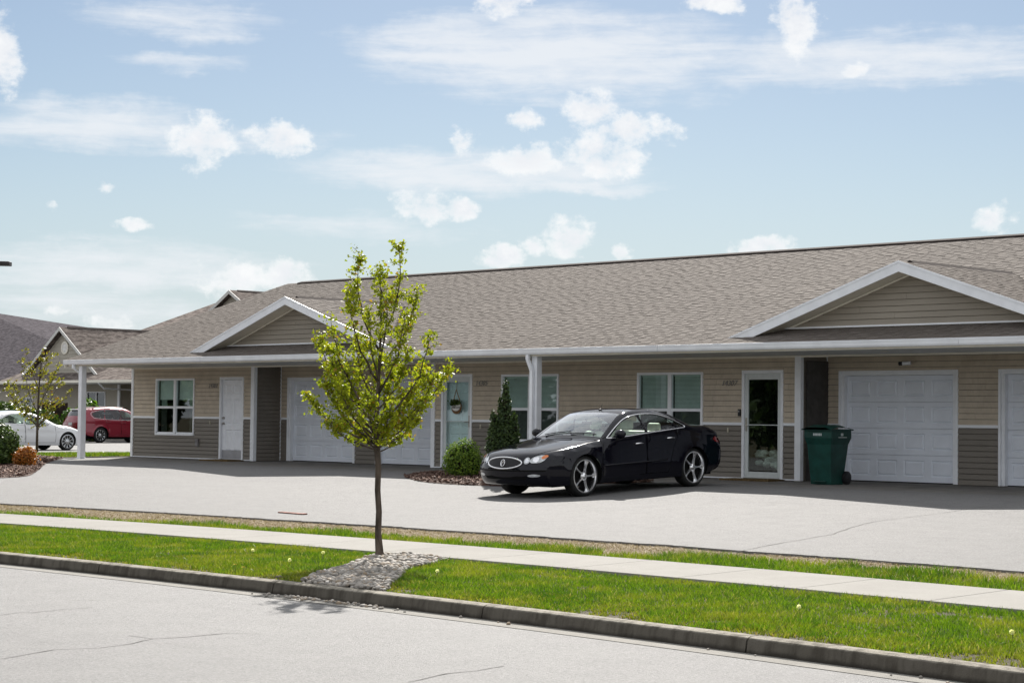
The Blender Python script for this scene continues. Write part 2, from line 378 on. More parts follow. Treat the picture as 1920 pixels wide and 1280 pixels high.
dirt = sheet('dirt_strip', lin(-60, 12, .5), [12.45, 12.9, 13.4, 14.34], M['dirt'], -.016)
sheet('lawn_soil', lin(-60, 12, .5), [15.62, 16.6, 17.6, 18.62], M['soil'], -.012)
tag(MB().box(-53.02, -53.0, 18, 80, -.6, G(-53, 40) + .012).build('drive_edge', M['asphalt']), kind='structure')
m = MB(); xs = lin(-150, -53.02, 3.); ys = lin(12, 58.6, 2.)
for y in ys:
    for x in xs: m.v.append((x, y, G(x, y) + .02))
for j in range(len(ys) - 1):
    for i in range(len(xs) - 1): a = j * len(xs) + i; m.f.append((a, a + 1, a + len(xs) + 1, a + len(xs)))
tag(m.build('side_drive', M['asphalt'], smooth=True), kind='structure')
m = MB(); m.box(-110, -72, 58.6, 58.8, -.5, G(-80, 58) + .15); tag(m.build('drive_kerb', M['pan'], bevel=.02), kind='structure')
# street: pan, road, kerb stones, walk slabs
ROADZ = -.622
def strip(name, xs, s0, s1, z0, z1, mat, kind='structure'):
    m = MB()
    for x in xs: m.v.append((x, y_of(s0, x), z0)); m.v.append((x, y_of(s1, x), z1))
    for i in range(len(xs) - 1): a = 2 * i; m.f.append((a, a + 1, a + 3, a + 2))
    o = m.build(name, mat); tag(o, kind=kind); return o
XS = lin(-80, 30, .5)
strip('gutter_pan', XS, 18.7, 19.02, ROADZ + .004, ROADZ + .004, M['pan'])
road = strip('road', XS, 18.98, 40., ROADZ, ROADZ + .05, M['road'])
kerb = bpy.data.objects.new('kerb', None); COL.objects.link(kerb); tag(kerb, kind='structure')
def kerbmat():
    m, t = new_mat('stained_kerb_concrete'); g = t.n('ShaderNodeNewGeometry'); co = g.outputs['Position']; sp = t.n('ShaderNodeSeparateXYZ', ins={0: co})
    a = t.noise(t.vm('MULTIPLY', co, (1.5, 1.5, 1.5)), 1., 6, .65); st = t.noise(t.vm('MULTIPLY', co, (9., 9., .9)), 1., 5, .6)
    cc = t.ramp(a, [(.3, (.22, .2, .165)), (.55, (.3, .275, .23)), (.75, (.36, .33, .28))])
    dk = t.m('MULTIPLY', t.smooth(st, .42, .66), .75)
    cc = t.mix(dk, cc, (.075, .065, .05))
    face = t.smooth(t.m('ADD', sp.outputs[2], t.m('MULTIPLY', t.noise(co, 8., 4), .016)), -.5, -.512); cc = t.mix(t.m('MULTIPLY', face, t.m('ADD', .62, t.m('MULTIPLY', st, .3))), cc, (.05, .043, .034))     # road grime on the upright face, with its shade painted in
    low_band = t.smooth(t.m('ADD', sp.outputs[2], t.m('MULTIPLY', t.noise(co, 3., 4), .08)), -.535, -.575)
    cc = t.mix(t.m('MULTIPLY', low_band, .85), cc, (.03, .026, .021))
    b = t.n('ShaderNodeBsdfPrincipled', ins={'Base Color': cc, 'Roughness': .9, 'Specular IOR Level': .2})
    bn = t.n('ShaderNodeBump', ins={'Strength': .7, 'Distance': .015, 'Height': t.noise(co, 60., 6, .7)}); t.set(b.inputs['Normal'], bn.outputs[0])
    t.t.links.new(b.outputs[0], t.n('ShaderNodeOutputMaterial').inputs[0]); return m
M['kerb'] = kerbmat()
x = -45.95
while x < 12:
    L = 3.05; n = 6; m = MB(); prof = [(18.58, -.66), (18.58, -.502), (18.6, -.497), (18.69, -.499), (18.725, -.507), (18.745, -.53), (18.77, -.66)]
    for i in range(n + 1):
        xx = x + .008 + (L - .016) * i / n
        for (s, z) in prof: m.v.append((xx, y_of(s, xx), z))
    k = len(prof)
    for i in range(n):
        for j in range(k - 1): a = i * k + j; m.f.append((a, a + 1, a + k + 1, a + k))
    m.f.append(tuple(range(k - 1, -1, -1))); m.f.append(tuple(n * k + j for j in range(k)))
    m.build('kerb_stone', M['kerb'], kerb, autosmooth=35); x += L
walk = bpy.data.objects.new('sidewalk', None); COL.objects.link(walk); tag(walk, kind='structure')
x = -60.
while x < 12:
    L = 1.52; m = MB(); c = [(x + .006, 14.34), (x + L - .006, 14.34), (x + L - .006, 15.64), (x + .006, 15.64)]
    pts = [(a, y_of(s, a), G(a, y_of(s, a)) + .028) for a, s in c]
    m.add(pts + [(p[0], p[1], p[2] - .1) for p in pts], [(3, 2, 1, 0), (0, 1, 5, 4), (1, 2, 6, 5), (2, 3, 7, 6), (3, 0, 4, 7)])
    m.build('slab', M['walk'], walk, bevel=.006); x += L
# concrete porch apron in front of the walls
m = MB()
for xx0, xx1 in ((-46.2, -41.), (-41., -36.8), (-36.8, -33.), (-33., -28.7), (-28.7, -24.), (-24., -20.), (-20., -16.), (-16., -9.5)):
    m.add([(xx0 + .006, YG - .2, -.044), (xx1 - .006, YG - .2, -.044), (xx1 - .006, YR + .1, -.006), (xx0 + .006, YR + .1, -.006), (xx0 + .006, YG - .2, -.12), (xx1 - .006, YG - .2, -.12), (xx1 - .006, YR + .1, -.12), (xx0 + .006, YR + .1, -.12)],
          [(0, 1, 2, 3), (0, 4, 5, 1), (1, 5, 6, 2), (3, 2, 6, 7), (0, 3, 7, 4)])
tag(m.build('porch_slab', M['concrete']), kind='structure')
# cracks in the asphalt: thin dark fissures
def crack(px, z, parent, wd=.012):
    pts = [on_z(a, b, z) for a, b in px]; out = []
    for i in range(len(pts) - 1):
        a, b = pts[i], pts[i + 1]; n = max(2, int((b - a).length / .12))
        for k in range(n):
            q = a.lerp(b, k / n); q.x += .03 * mnoise.noise((q.x * 3, q.y * 3, 1)); q.y += .03 * mnoise.noise((q.x * 3, q.y * 3, 5)); out.append(q)
    m = MB()
    for i, q in enumerate(out):
        d = (out[min(i + 1, len(out) - 1)] - out[max(i - 1, 0)]).normalized(); nrm = Vector((-d.y, d.x, 0)) * wd * (.3 + abs(mnoise.noise((i * .37, 3, 0))))
        zz = (ROADZ + .05 * (YW - q.y - bend(q.x) - 18.98) / 21. + .003) if parent is road else G(q.x, q.y) + .015
        m.v.append((q.x + nrm.x, q.y + nrm.y, zz)); m.v.append((q.x - nrm.x, q.y - nrm.y, zz))
    for i in range(len(out) - 1): m.f.append((2 * i, 2 * i + 1, 2 * i + 3, 2 * i + 2))
    m.build('crack', M['crack'], parent)
M['crack'] = surf('asphalt_crack', (.14, .135, .13), .95, .1)
for c in ([(0, 1238), (100, 1220), (190, 1216), (245, 1208), (285, 1199), (350, 1195), (432, 1188), (520, 1190)], [(285, 1199), (225, 1189)], [(0, 1155), (40, 1149), (60, 1150), (118, 1143), (200, 1138)],
          [(765, 1280), (800, 1272), (840, 1264), (900, 1258), (925, 1252), (960, 1246)]):
    crack(c, ROADZ, road)
for c in ([(1342, 1026), (1430, 1015), (1490, 1009), (1560, 1002), (1600, 993), (1640, 987), (1700, 983), (1800, 977), (1920, 970)],):
    crack(c, -.3, lot, .014)
# ================================================================== the long house
HX0, HX1 = -45.80, -9.6
house = thing('apartment_building', 'long single-storey tan and taupe sided row of apartments with white garage doors', 'building', (-28., YW, 0.))
BELT = 1.07; WT = 2.391; EX = .1015; SHK = .111
boards = []                                      # (apparent size, builder)
def dist(x, y): return math.hypot(x, y)
def lap_board(x0, x1, y, z0, z1, axis='x', face=-1):
    m = MB(); zg = z1 - .015                      # proud butt, face falling back, deep groove under the next butt
    prof = [(.004, z0), (-.02, z0), (-.021, z0 + .006), (-.009, zg), (.012, zg + .002), (.012, z1)]
    n = len(prof)
    for e in (x0, x1):
        for (p, z) in prof: m.v.append((e, y + p, z) if axis == 'x' else (y - p, e, z))
    for i in range(n - 1): m.f.append((i, i + n, i + n + 1, i + 1))
    m.f += [tuple(range(n)), tuple(range(2 * n - 1, n - 1, -1))]
    return m
def spans(x0, x1, z0, z1, openings):
    iv = [(x0, x1)]
    for (a, b, c, d) in openings:
        if c < z1 - .02 and d > z0 + .02:
            nv = []
            for (p, q) in iv:
                if b <= p or a >= q: nv.append((p, q)); continue
                if a > p: nv.append((p, a))
                if b < q: nv.append((b, q))
            iv = nv
    return [(p, q) for p, q in iv if q - p > .02]
def add_boards(x0, x1, y, zlo, zhi, openings, mat, axis='x', ex=EX):
    n = max(1, round((zhi - zlo) / ex)); e = (zhi - zlo) / n
    for k in range(n):
        for (p, q) in spans(x0, x1, zlo + k * e, zlo + (k + 1) * e, openings):
            d = dist((p + q) / 2 if axis == 'x' else y, y if axis == 'x' else (p + q) / 2)
            boards.append(((q - p) / d, lap_board(p, q, y, zlo + k * e, zlo + (k + 1) * e, axis), mat))
        for (oa, ob, oc, od) in openings:         # board notched under a sill
            if zlo + k * e + .02 < oc < zlo + (k + 1) * e - .02: boards.append(((ob - oa) / dist(oa, y), MB().box(oa, ob, y - .018, y + .012, zlo + k * e, oc + .004), mat))
def shake_courses(x0, x1, y, zlo, zhi, openings):
    n = max(1, round((zhi - zlo) / SHK)); e = (zhi - zlo) / n
    for k in range(n):
        z0, z1 = zlo + k * e, zlo + (k + 1) * e
        for (p, q) in spans(x0, x1, z0, z1, openings):
            m = MB(); x = p
            while x < q - .01:
                wd = min(rnd.uniform(.08, .2), q - x)
                if q - x - wd < .04: wd = q - x
                pr = .018 + rnd.uniform(-.0015, .0015); a, b = x + .0012, x + wd - .0012; dz = rnd.uniform(0, .003); zg = z1 - .011
                m.add([(a, y - pr, z0 - dz), (b, y - pr, z0 - dz), (b, y - .008, zg), (a, y - .008, zg), (a, y + .012, z0 - dz), (b, y + .012, z0 - dz), (b, y + .012, zg), (a, y + .012, zg)],
                      [(0, 1, 2, 3), (4, 5, 1, 0), (0, 3, 7, 4), (1, 5, 6, 2), (3, 2, 6, 7)]); x += wd
            m.build('shake_course', M['tan'], house)
        for (oa, ob, oc, od) in openings:         # cut course over the head of an opening
            if z0 + .02 < od < z1 - .02:
                h = MB(); xx = oa
                while xx < ob - .01:
                    wd = min(rnd.uniform(.08, .2), ob - xx); wd = ob - xx if ob - xx - wd < .04 else wd
                    h.box(xx + .0012, xx + wd - .0012, y - .016, y + .012, od - .004, z1 - .011); xx += wd
                h.build('shake_course', M['tan'], house)
def wall_core(x0, x1, y, openings, mat, th=.14):
    m = MB(); xs = sorted({x0, x1} | {min(max(v, x0), x1) for o in openings for v in o[:2]}); zz = sorted({-.05, WT} | {v for o in openings for v in o[2:]})
    for i in range(len(xs) - 1):
        for j in range(len(zz) - 1):
            cx, cz = (xs[i] + xs[i + 1]) / 2, (zz[j] + zz[j + 1]) / 2
            if any(o[0] < cx < o[1] and o[2] < cz < o[3] for o in openings): continue
            m.box(xs[i], xs[i + 1], y + .013, y + th, zz[j], zz[j + 1])
    m.build('wall', mat, house)
def belt(x0, x1, y):
    MB().box(x0, x1, y - .03, y - .001, BELT - .028, BELT + .028).build('belt_trim', M['white'], house, bevel=.004)
WZ0, WZ1, WWD = .595, 2.099, 1.762
def window(x0, y, kind):
    x1 = x0 + WWD; c = .05; fr = MB()            # outer casing
    fr.box(x0, x0 + c, y - .035, y + .05, WZ0, WZ1); fr.box(x1 - c, x1, y - .035, y + .05, WZ0, WZ1)
    fr.box(x0 + c, x1 - c, y - .035, y + .05, WZ1 - c, WZ1); fr.box(x0 + c, x1 - c, y - .04, y + .05, WZ0, WZ0 + c)
    xm = (x0 + x1) / 2; fr.box(xm - .045, xm + .045, y - .033, y + .05, WZ0 + c, WZ1 - c)
    wn = fr.build('window', M['white'], house, bevel=.004)
    zm = (WZ0 + WZ1) / 2 - .01
    for a, b in ((x0 + c, xm - .045), (xm + .045, x1 - c)):
        s = MB(); s.box(a, b, y - .022, y + .03, zm - .03, zm + .03); s.box(a, b, y - .012, y + .03, WZ0 + c, WZ0 + c + .035); s.box(a, a + .025, y - .012, y + .03, WZ0 + c, zm); s.box(b - .025, b, y - .012, y + .03, WZ0 + c, zm)
        s.build('sash', M['white'], wn)
        g = MB(); g.box(a, b, y + .018, y + .022, zm + .03, WZ1 - c); g.build('pane', M['glass'], wn)
        g = MB(); g.box(a + .025, b - .025, y + .008, y + .012, WZ0 + c + .035, zm - .03); g.build('pane', M['dkglass'], wn)
        if kind == 'blind':
            s = MB(); zb = WZ0 + c + .05; z = WZ1 - c - .02
            while z > zb:
                s.add([(a + .01, y + .075, z), (b - .01, y + .075, z), (b - .01, y + .086, z + .021), (a + .01, y + .086, z + .021)], [(0, 1, 2, 3)]); z -= .026
            s.box(a + .005, b - .005, y + .07, y + .11, WZ1 - c - .03, WZ1 - c); s.build('blind', M['blind'], wn)
        else:
            s = MB(); n = 26; zlo, zhi = WZ0 + .02, WZ1 - .02
            lo, hi = (a + .02, a + (b - a) * .38) if a == x0 + c else (a + (b - a) * .55, b - .02)
            for i in range(n + 1):
                t = i / n; xx = lo + (hi - lo) * t; s.v += [(xx, y + .13 + .02 * math.sin(t * 30), zlo), (xx, y + .13 + .02 * math.sin(t * 30), zhi)]
            for i in range(n): s.f.append((2 * i, 2 * i + 2, 2 * i + 3, 2 * i + 1))
            s.build('curtain', M['curtain'], wn, smooth=True)
            s = MB(); s.quad((a, y + .1, zm + .2), (b, y + .1, zm + .2), (b, y + .1, WZ1 - c), (a, y + .1, WZ1 - c)); s.build('roller_shade', M['blind'], wn)
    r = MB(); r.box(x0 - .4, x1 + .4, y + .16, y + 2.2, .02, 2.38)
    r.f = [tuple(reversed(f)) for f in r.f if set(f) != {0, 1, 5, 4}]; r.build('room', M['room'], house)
DW, DH = 1.017, 2.12
def casing(x0, x1, y, zt, c=.062, name='door_casing'):
    m = MB(); m.box(x0, x0 + c, y - .03, y + .1, 0, zt - c); m.box(x1 - c, x1, y - .03, y + .1, 0, zt - c); m.box(x0, x1, y - .032, y + .1, zt - c, zt)
    return m.build(name, M['white'], house, bevel=.004)
def raised(m, x0, x1, z0, z1, y, d=.02):        # one raised-and-fielded panel in a slab whose face is at y
    a = .022; b = .05
    P = lambda q, yy: [(x0 + q, yy, z0 + q), (x1 - q, yy, z0 + q), (x1 - q, yy, z1 - q), (x0 + q, yy, z1 - q)]
    o, i, f = P(0, y), P(a, y + d), P(b, y + .002); m.add(o + i + f, [(0, 1, 5, 4), (1, 2, 6, 5), (2, 3, 7, 6), (3, 0, 4, 7), (4, 5, 9, 8), (5, 6, 10, 9), (6, 7, 11, 10), (7, 4, 8, 11), (8, 9, 10, 11)])
def slab_with_panels(xs, zs_, y, rects, th=.04):
    m = MB(); x0, x1, z0, z1 = xs[0], xs[1], zs_[0], zs_[1]
    gx = sorted({x0, x1} | {v for r in rects for v in r[:2]}); gz = sorted({z0, z1} | {v for r in rects for v in r[2:]})
    for i in range(len(gx) - 1):
        for j in range(len(gz) - 1):
            cx, cz = (gx[i] + gx[i + 1]) / 2, (gz[j] + gz[j + 1]) / 2
            if any(r[0] < cx < r[1] and r[2] < cz < r[3] for r in rects): continue
            m.quad((gx[i], y, gz[j]), (gx[i + 1], y, gz[j]), (gx[i + 1], y, gz[j + 1]), (gx[i], y, gz[j + 1]))
    for r in rects: raised(m, *r, y)
    m.quad((x0, y, z0), (x0, y, z1), (x0, y + th, z1), (x0, y + th, z0)); m.quad((x1, y, z1), (x1, y, z0), (x1, y + th, z0), (x1, y + th, z1)); m.quad((x0, y, z1), (x1, y, z1), (x1, y + th, z1), (x0, y + th, z1)); m.quad((x0, y + th, z0), (x1, y + th, z0), (x1, y, z0), (x0, y, z0))
    return m
def six_panel(x0, x1, y, z0, z1):
    wd = x1 - x0; a, b, c, d = x0 + wd * .13, x0 + wd * .45, x0 + wd * .55, x0 + wd * .87; h = z1 - z0; rr = []
    for lo, hi in ((.1, .37), (.44, .76), (.82, .94)):
        for p, q in ((a, b), (c, d)): rr.append((p, q, z0 + h * lo, z0 + h * hi))
    return slab_with_panels((x0, x1), (z0, z1), y, rr)
def lever(parent, x, y, z, side=1):
    m = MB(); m.box(x - .018, x + .018, y - .012, y, z - .13, z + .13); m.tube([(x, y - .012, z - .02), (x, y - .055, z - .02), (x + .1 * side, y - .06, z - .025)], .009, 8)
    m.build('handle', M['steel'], parent, autosmooth=40)
def entry_door(x0, y, kind, handle_left=True):
    x1 = x0 + DW; c = .062; casing(x0, x1, y, DH); a, b, zt = x0 + c, x1 - c, DH - c
    if kind == 'solid':
        dr = six_panel(a + .01, b - .01, y + .03, .02, zt - .01).build('door', M['door'], house)
        m = MB(); m.box(a + .015, b - .015, y + .022, y + .0295, .03, .25); m.build('kick_plate', M['kick'], dr)
        for z in (.93, 1.07):
            m = MB(); Mx = Matrix.Translation((a + .075, y + .03, z)) @ Matrix.Rotation(R(90), 4, 'X'); m.lathe([(0, .055), (.026, .05), (.03, .03), (.014, .015), (.03, .006), (.032, 0)], 14, Mx); m.build('knob', M['steel'], dr, smooth=True)
    else:
        f = .085; m = MB(); m.box(a, a + f, y + .0, y + .035, .02, zt); m.box(b - f, b, y + .0, y + .035, .02, zt); m.box(a + f, b - f, y + .0, y + .035, zt - .12, zt); m.box(a + f, b - f, y + .0, y + .035, .02, .14)
        m.box(a + f, b - f, y + .004, y + .03, 1.045, 1.062)
        dr = m.build('storm_door', M['stormdoor'], house, bevel=.004)
        g = M['stormglass'] if kind == 'storm_white' else M['stormglass2']
        for lo, hi in ((.14, 1.045), (1.062, zt - .12)):
            q = MB(); q.box(a + f, b - f, y + .016, y + .02, lo, hi); q.build('pane', g, dr)
        if handle_left: lever(dr, a + .04, y, 1.06, 1)
        else: lever(dr, b - .04, y, 1.06, -1)
        if kind == 'storm_white': six_panel(a, b, y + .11, .02, zt).build('inner_door', M['door'], house)
        else:
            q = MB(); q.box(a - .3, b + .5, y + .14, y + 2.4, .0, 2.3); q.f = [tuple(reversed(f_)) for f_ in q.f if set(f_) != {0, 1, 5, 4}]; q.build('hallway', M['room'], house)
    MB().box(a, b, y - .05, y + .1, 0.001, .02).build('threshold', M['steel'], house)
GW, GH = 2.681, 2.113
def garage(x0, y):
    x1 = x0 + GW; c = .1; m = MB()
    m.box(x0, x0 + .05, y - .03, y + .02, 0, GH); m.box(x1 - .05, x1, y - .03, y + .02, 0, GH); m.box(x0 + .05, x1 - .05, y - .03, y + .02, GH - .05, GH)
    m.box(x0 + .05, x0 + c + .02, y + .0, y + .16, 0, GH - .05); m.box(x1 - c - .02, x1 - .05, y + .0, y + .16, 0, GH - .05); m.box(x0 + .05, x1 - .05, y + .002, y + .16, GH - .09, GH - .05)
    m.build('garage_frame', M['white'], house, bevel=.004)
    a, b, zt = x0 + c + .02, x1 - c - .02, GH - .09; gd = MB().box(a - .02, b + .02, y + .152, y + .165, 0, zt + .02).build('garage_door', M['garage'], house)
    h = (zt - .015) / 4; pw = (b - a) / 4
    for k in range(4):
        z0 = .012 + k * h; rr = [(a + pw * i + pw * .12, a + pw * i + pw * .88, z0 + h * .2, z0 + h * .82) for i in range(4)]
        sec = slab_with_panels((a, b), (z0 + .003, z0 + h - .003), y + .1, rr, .05); sec.build('panel', M['garage'], gd)
    MB().box(a, b, y + .102, y + .15, .0, .014).build('rubber_seal', M['black'], gd)
def corner_post(x, y, wd=.085):
    MB().box(x - wd, x + .034, y - .037, y + .06, -.01, WT - .012).build('corner_trim', M['white'], house, bevel=.004)
# --- openings surveyed along the front
win_x = [(-44.696, 'curtain'), (-31.446, 'blind'), (-27.434, 'blind'), (-14.15, 'blind')]
door_x = [(-41.83, 'solid', True), (-33.399, 'storm_white', False), (-24.678, 'storm_dark', True), (-16.1, 'storm_white', False)]
front = [(-45.80, -40.39), (-33.70, -23.267), (-16.47, HX1)]
recess = [(-40.39, -33.70, [-40.107, -36.66]), (-23.267, -16.47, [-22.973, -19.444])]
for (a, b) in front:
    op = [(x, x + WWD, WZ0, WZ1) for x, k in win_x if a < x < b] + [(x, x + DW, -.05, DH) for x, k, l in door_x if a < x < b]
    wall_core(a, b, YW, op, M['taupe']); add_boards(a + .02, b - .02, YW, .02, BELT - .028, op, M['taupe']); shake_courses(a + .02, b - .02, YW, BELT + .028, WT, op)
    for (p, q) in spans(a, b, BELT - .03, BELT + .03, op): belt(p, q, YW)
    MB().box(a, b, YW - .022, YW - .001, -.004, .02).build('starter_trim', M['white'], house)
for (a, b, gs) in recess:
    op = [(x, x + GW, -.05, GH) for x in gs]
    wall_core(a, b, YR, op, M['taupe']); add_boards(a + .03, b - .02, YR, .0, BELT - .028, op, M['taupe']); shake_courses(a + .03, b - .02, YR, BELT + .028, WT, op)
    for (p, q) in spans(a, b, BELT - .03, BELT + .03, op): belt(p, q, YR)
    for x in gs: garage(x, YR)
    add_boards(YW + .03, YR, a, .0, WT, [], M['taupe'], axis='y'); MB().box(a - .14, a - .006, YW + .14, YR, -.05, WT).build('return_wall', M['taupe'], house)
    MB().box(b + .006, b + .14, YW + .14, YR, -.05, WT).build('return_wall', M['taupe'], house)
    MB().box(a + .001, a + .03, YR - .03, YR - .001, 0, WT).build('inside_corner_trim', M['white'], house)
for x in (-40.39, -23.267): corner_post(x, YW, .11)
for x in (-33.70 + .06, -16.47 + .06): corner_post(x, YW, .09)
MB().box(-45.83, -45.73, YW - .037, YW + .1, -.01, WT - .012).build('corner_trim', M['white'], house, bevel=.004)
for x, k in win_x: window(x, YW, k)
for x, k, l in door_x: entry_door(x, YW, k, l)
# end wall and rear walls, garage interior
MB().box(-45.8, -45.66, YW + .14, 43.7, -.05, WT + .02).build('end_wall', M['taupe'], house); MB().box(HX0, HX1, 43.56, 43.7, -.05, WT).build('rear_wall', M['taupe'], house); MB().box(HX1 - .14, HX1, YW + .14, 43.56, -.05, WT).build('end_wall', M['taupe'], house)
# end gable triangles
for x0, x1 in ((-45.8, -45.66), (HX1 - .14, HX1)):
    MB().prism([(YG + .2, WT + .03), (43.7, WT + .03), (36.19, 4.86)], 'x', x0, x1).build('end_gable', M['gable'], house)
# --- soffit, fascia, gutter, posts
SOF = MB(); x = -45.86
while x < HX1:
    SOF.box(x, min(x + 3.66, HX1) - .004, YG + .14, YR + .03, 2.392, 2.404); x += 3.66
SOF.build('soffit', M['soffit'], house)
MB().box(-45.87, HX1 + .1, YG + .12, YG + .14, 2.395, 2.56).build('fascia', M['cream'], house)
MB().box(-45.87, HX1 + .1, YW - .03, YW - .001, 2.355, 2.3915).build('frieze_trim', M['cream'], house)
GP = [(0., 2.43), (-.115 + .02, 2.43), (-.115 + .005, 2.46), (-.115, 2.5), (-.125, 2.545), (-.115, 2.552), (-.105, 2.545), (-.1, 2.5), (-.09, 2.445), (0, 2.445)]
gx_joints = [-45.93, -39.8, -33.2, -25.06, -18.4, HX1 + .1]
for a, b in zip(gx_joints[:-1], gx_joints[1:]):
    MB().prism([(YG + .12 + p, z) for p, z in GP], 'x', a + .004, b - .004).build('gutter', M['gutter'], house)
m = MB(); m.box(-45.945, -45.931, YG, YG + .12, 2.43, 2.552); m.build('gutter_end_cap', M['gutter'], house)
def porch_post(x, y, zb):
    m = MB(); w2 = .075; m.box(x - w2, x + w2, y - w2, y + w2, zb + .02, 2.395)
    p = m.build('post', M['white'], house, bevel=.008)
    MB().box(x - .1, x + .1, y - .1, y + .1, zb - .03, zb + .03).build('post_foot', M['white'], p, bevel=.008)
    return p
porch_post(-45.3, YG + .2, -.045); porch_post(-28.5, YG + .22, -.045); porch_post(-12.0, YG + .22, -.045)
def downspout(x, y, zt, x2, y2, zb):
    m = MB(); m.box(x - .04, x + .04, y - .03, y + .03, zt - .1, zt)
    dirv = [(x, y, zt - .1), (x2, y2, zt - .34)]
    a, b = Vector(dirv[0]), Vector(dirv[1])
    m.add([(a.x - .04, a.y - .03, a.z), (a.x + .04, a.y - .03, a.z), (a.x + .04, a.y + .03, a.z), (a.x - .04, a.y + .03, a.z), (b.x - .04, b.y - .03, b.z), (b.x + .04, b.y - .03, b.z), (b.x + .04, b.y + .03, b.z), (b.x - .04, b.y + .03, b.z)],
          [(0, 4, 5, 1), (1, 5, 6, 2), (2, 6, 7, 3), (3, 7, 4, 0)])
    m.box(x2 - .04, x2 + .04, y2 - .03, y2 + .03, zb, zt - .338); m.build('downspout', M['gutter'], house, bevel=.004)
downspout(-45.52, YG + .06, 2.43, -45.37, YG + .32, .02); downspout(-28.6, YG + .06, 2.43, -28.52, YG + .1, 0.)
for x, y in ((-20.6, 29.75), (-17.2, 29.75), (-25.2, 29.75), (-37.2, 29.75)):
    m = MB(); m.lathe([(0, -.006), (.075, -.006), (.09, 0), (.1, .0)], 18, Matrix.Translation((x, y, 2.391))); m.build('recessed_lamp', M['lampdisc'], house, smooth=True)
# ================================================================== roof of the long house
PIT = .328; ZE = 2.556; RIDGE_Y = YG + 7.5; RIDGE_Z = ZE + PIT * 7.5
def shinglemat():
    m, t = new_mat('weathered_shingle'); g = t.n('ShaderNodeNewGeometry'); rd = g.outputs['Random Per Island']; ob = t.n('ShaderNodeObjectInfo').outputs['Random']
    co = g.outputs['Position']
    q = t.m('FRACT', t.m('ADD', rd, ob))
    cc = t.ramp(q, [(0., (.148, .13, .117)), (.35, (.162, .143, .129)), (.7, (.173, .153, .138)), (1., (.186, .165, .149))])
    cc = t.mix(t.m('MULTIPLY', t.smooth(t.noise(co, .5, 4), .4, .75), .3), cc, (.125, .11, .1))
    cc = t.mix(t.m('MULTIPLY', t.noise(co, 160., 3), .5), cc, (.08, .07, .064))
    b = t.n('ShaderNodeBsdfPrincipled', ins={'Base Color': cc, 'Roughness': .82, 'Specular IOR Level': .025, 'Specular Tint': (1, .91, .83, 1)})
    t.t.links.new(b.outputs[0], t.n('ShaderNodeOutputMaterial').inputs[0]); return m
M['shingle'] = shinglemat()
M['ridge'] = surf('dark_ridge_vent', (.045, .035, .032), .9, .1)
EXPO = .1455
def shingles(course_fn, ncourse, up, out, along, thick=.0105, thin=.006):
    """course_fn(k) -> (start point of the butt line, length along). Returns tab vertices (n,8,3), tab centres, and the base course boxes."""
    tabs = []; base = MB(); r = random.Random(ncourse)
    for k in range(ncourse):
        c = course_fn(k)
        if c is None: continue
        p, L = c
        a = p - out * .004; b = a + along * L; e = up * (EXPO + .02); o1, o2 = out * (thin + .004), out * .004
        base.add([tuple(a), tuple(b), tuple(b + e), tuple(a + e), tuple(a + o1), tuple(b + o1), tuple(b + e + o2), tuple(a + e + o2)], [(0, 1, 5, 4), (4, 5, 6, 7), (0, 4, 7, 3), (1, 2, 6, 5)])
        x = r.uniform(0, .2)
        while x < L - .06:
            wd = min(r.uniform(.12, .3), L - x)
            tabs.append((p + along * x, wd, thick * r.uniform(.75, 1.15))); x += wd + r.uniform(.1, .24)
    return tabs, base
def tab_verts(p, wd, th, up, out, along):
    e = up * (EXPO - .004)
    q = [p, p + along * wd, p + along * (wd - .006) + e, p + along * .006 + e]
    return [*q, *[v + out * (th if i < 2 else th * .55) for i, v in enumerate(q)]]
TF = [(0, 1, 5, 4), (4, 5, 6, 7), (0, 4, 7, 3), (1, 2, 6, 5), (2, 3, 7, 6)]
singles = []
def lay(field_name, course_fn, n, up, out, along, parent, collect=False):
    tabs, base = shingles(course_fn, n, up, out, along)
    base.build('shingle_course', M['shingle'], parent, kind='stuff')
    V = []; F = []
    tabs.sort(key=lambda t: t[0].length)
    for i, (p, wd, th) in enumerate(tabs):
        vs = tab_verts(p, wd, th, up, out, along)
        if collect and i < 300: singles.append((vs, parent)); continue
        n0 = len(V); V += [tuple(v) for v in vs]; F += [tuple(n0 + j for j in f) for f in TF]
    mm = MB(); mm.v = V; mm.f = F; mm.build(field_name, M['shingle'], parent, kind='stuff')
def roof_deck(a, b, name):
    sl = .05; yb = 2 * RIDGE_Y - YG
    m = MB(); m.prism([(YG + .03, ZE - .02), (RIDGE_Y, RIDGE_Z - .012), (yb, ZE - .02), (yb, ZE - .08), (RIDGE_Y, RIDGE_Z - .16), (YG + .03, ZE - .09)], 'x', a, b); return m.build(name, M['shingle'], house)
roof = roof_deck(-45.92, HX1 + .25, 'roof')
upv = Vector((0, 1, PIT)).normalized(); outv = Vector((0, -PIT, 1)).normalized(); alv = Vector((1, 0, 0))
e0 = Vector((-45.93, YG + .01, ZE - .01)); NC = int(7.5 / math.cos(math.atan(PIT)) / EXPO)
lay('shingle_tabs', lambda k: (e0 + upv * (EXPO * k), HX1 + .26 + 45.93), NC, upv, outv, alv, roof, collect=True)
for vs, par in singles:
    m = MB(); m.add(vs, TF); m.build('shingle', M['shingle'], par)
m = MB(); m.prism([(RIDGE_Y - .16, RIDGE_Z - .05), (RIDGE_Y - .15, RIDGE_Z - .02), (RIDGE_Y, RIDGE_Z + .026), (RIDGE_Y + .15, RIDGE_Z - .02), (RIDGE_Y + .16, RIDGE_Z - .05)], 'x', -45.3, HX1 + .2); m.build('ridge_vent', M['ridge'], roof)
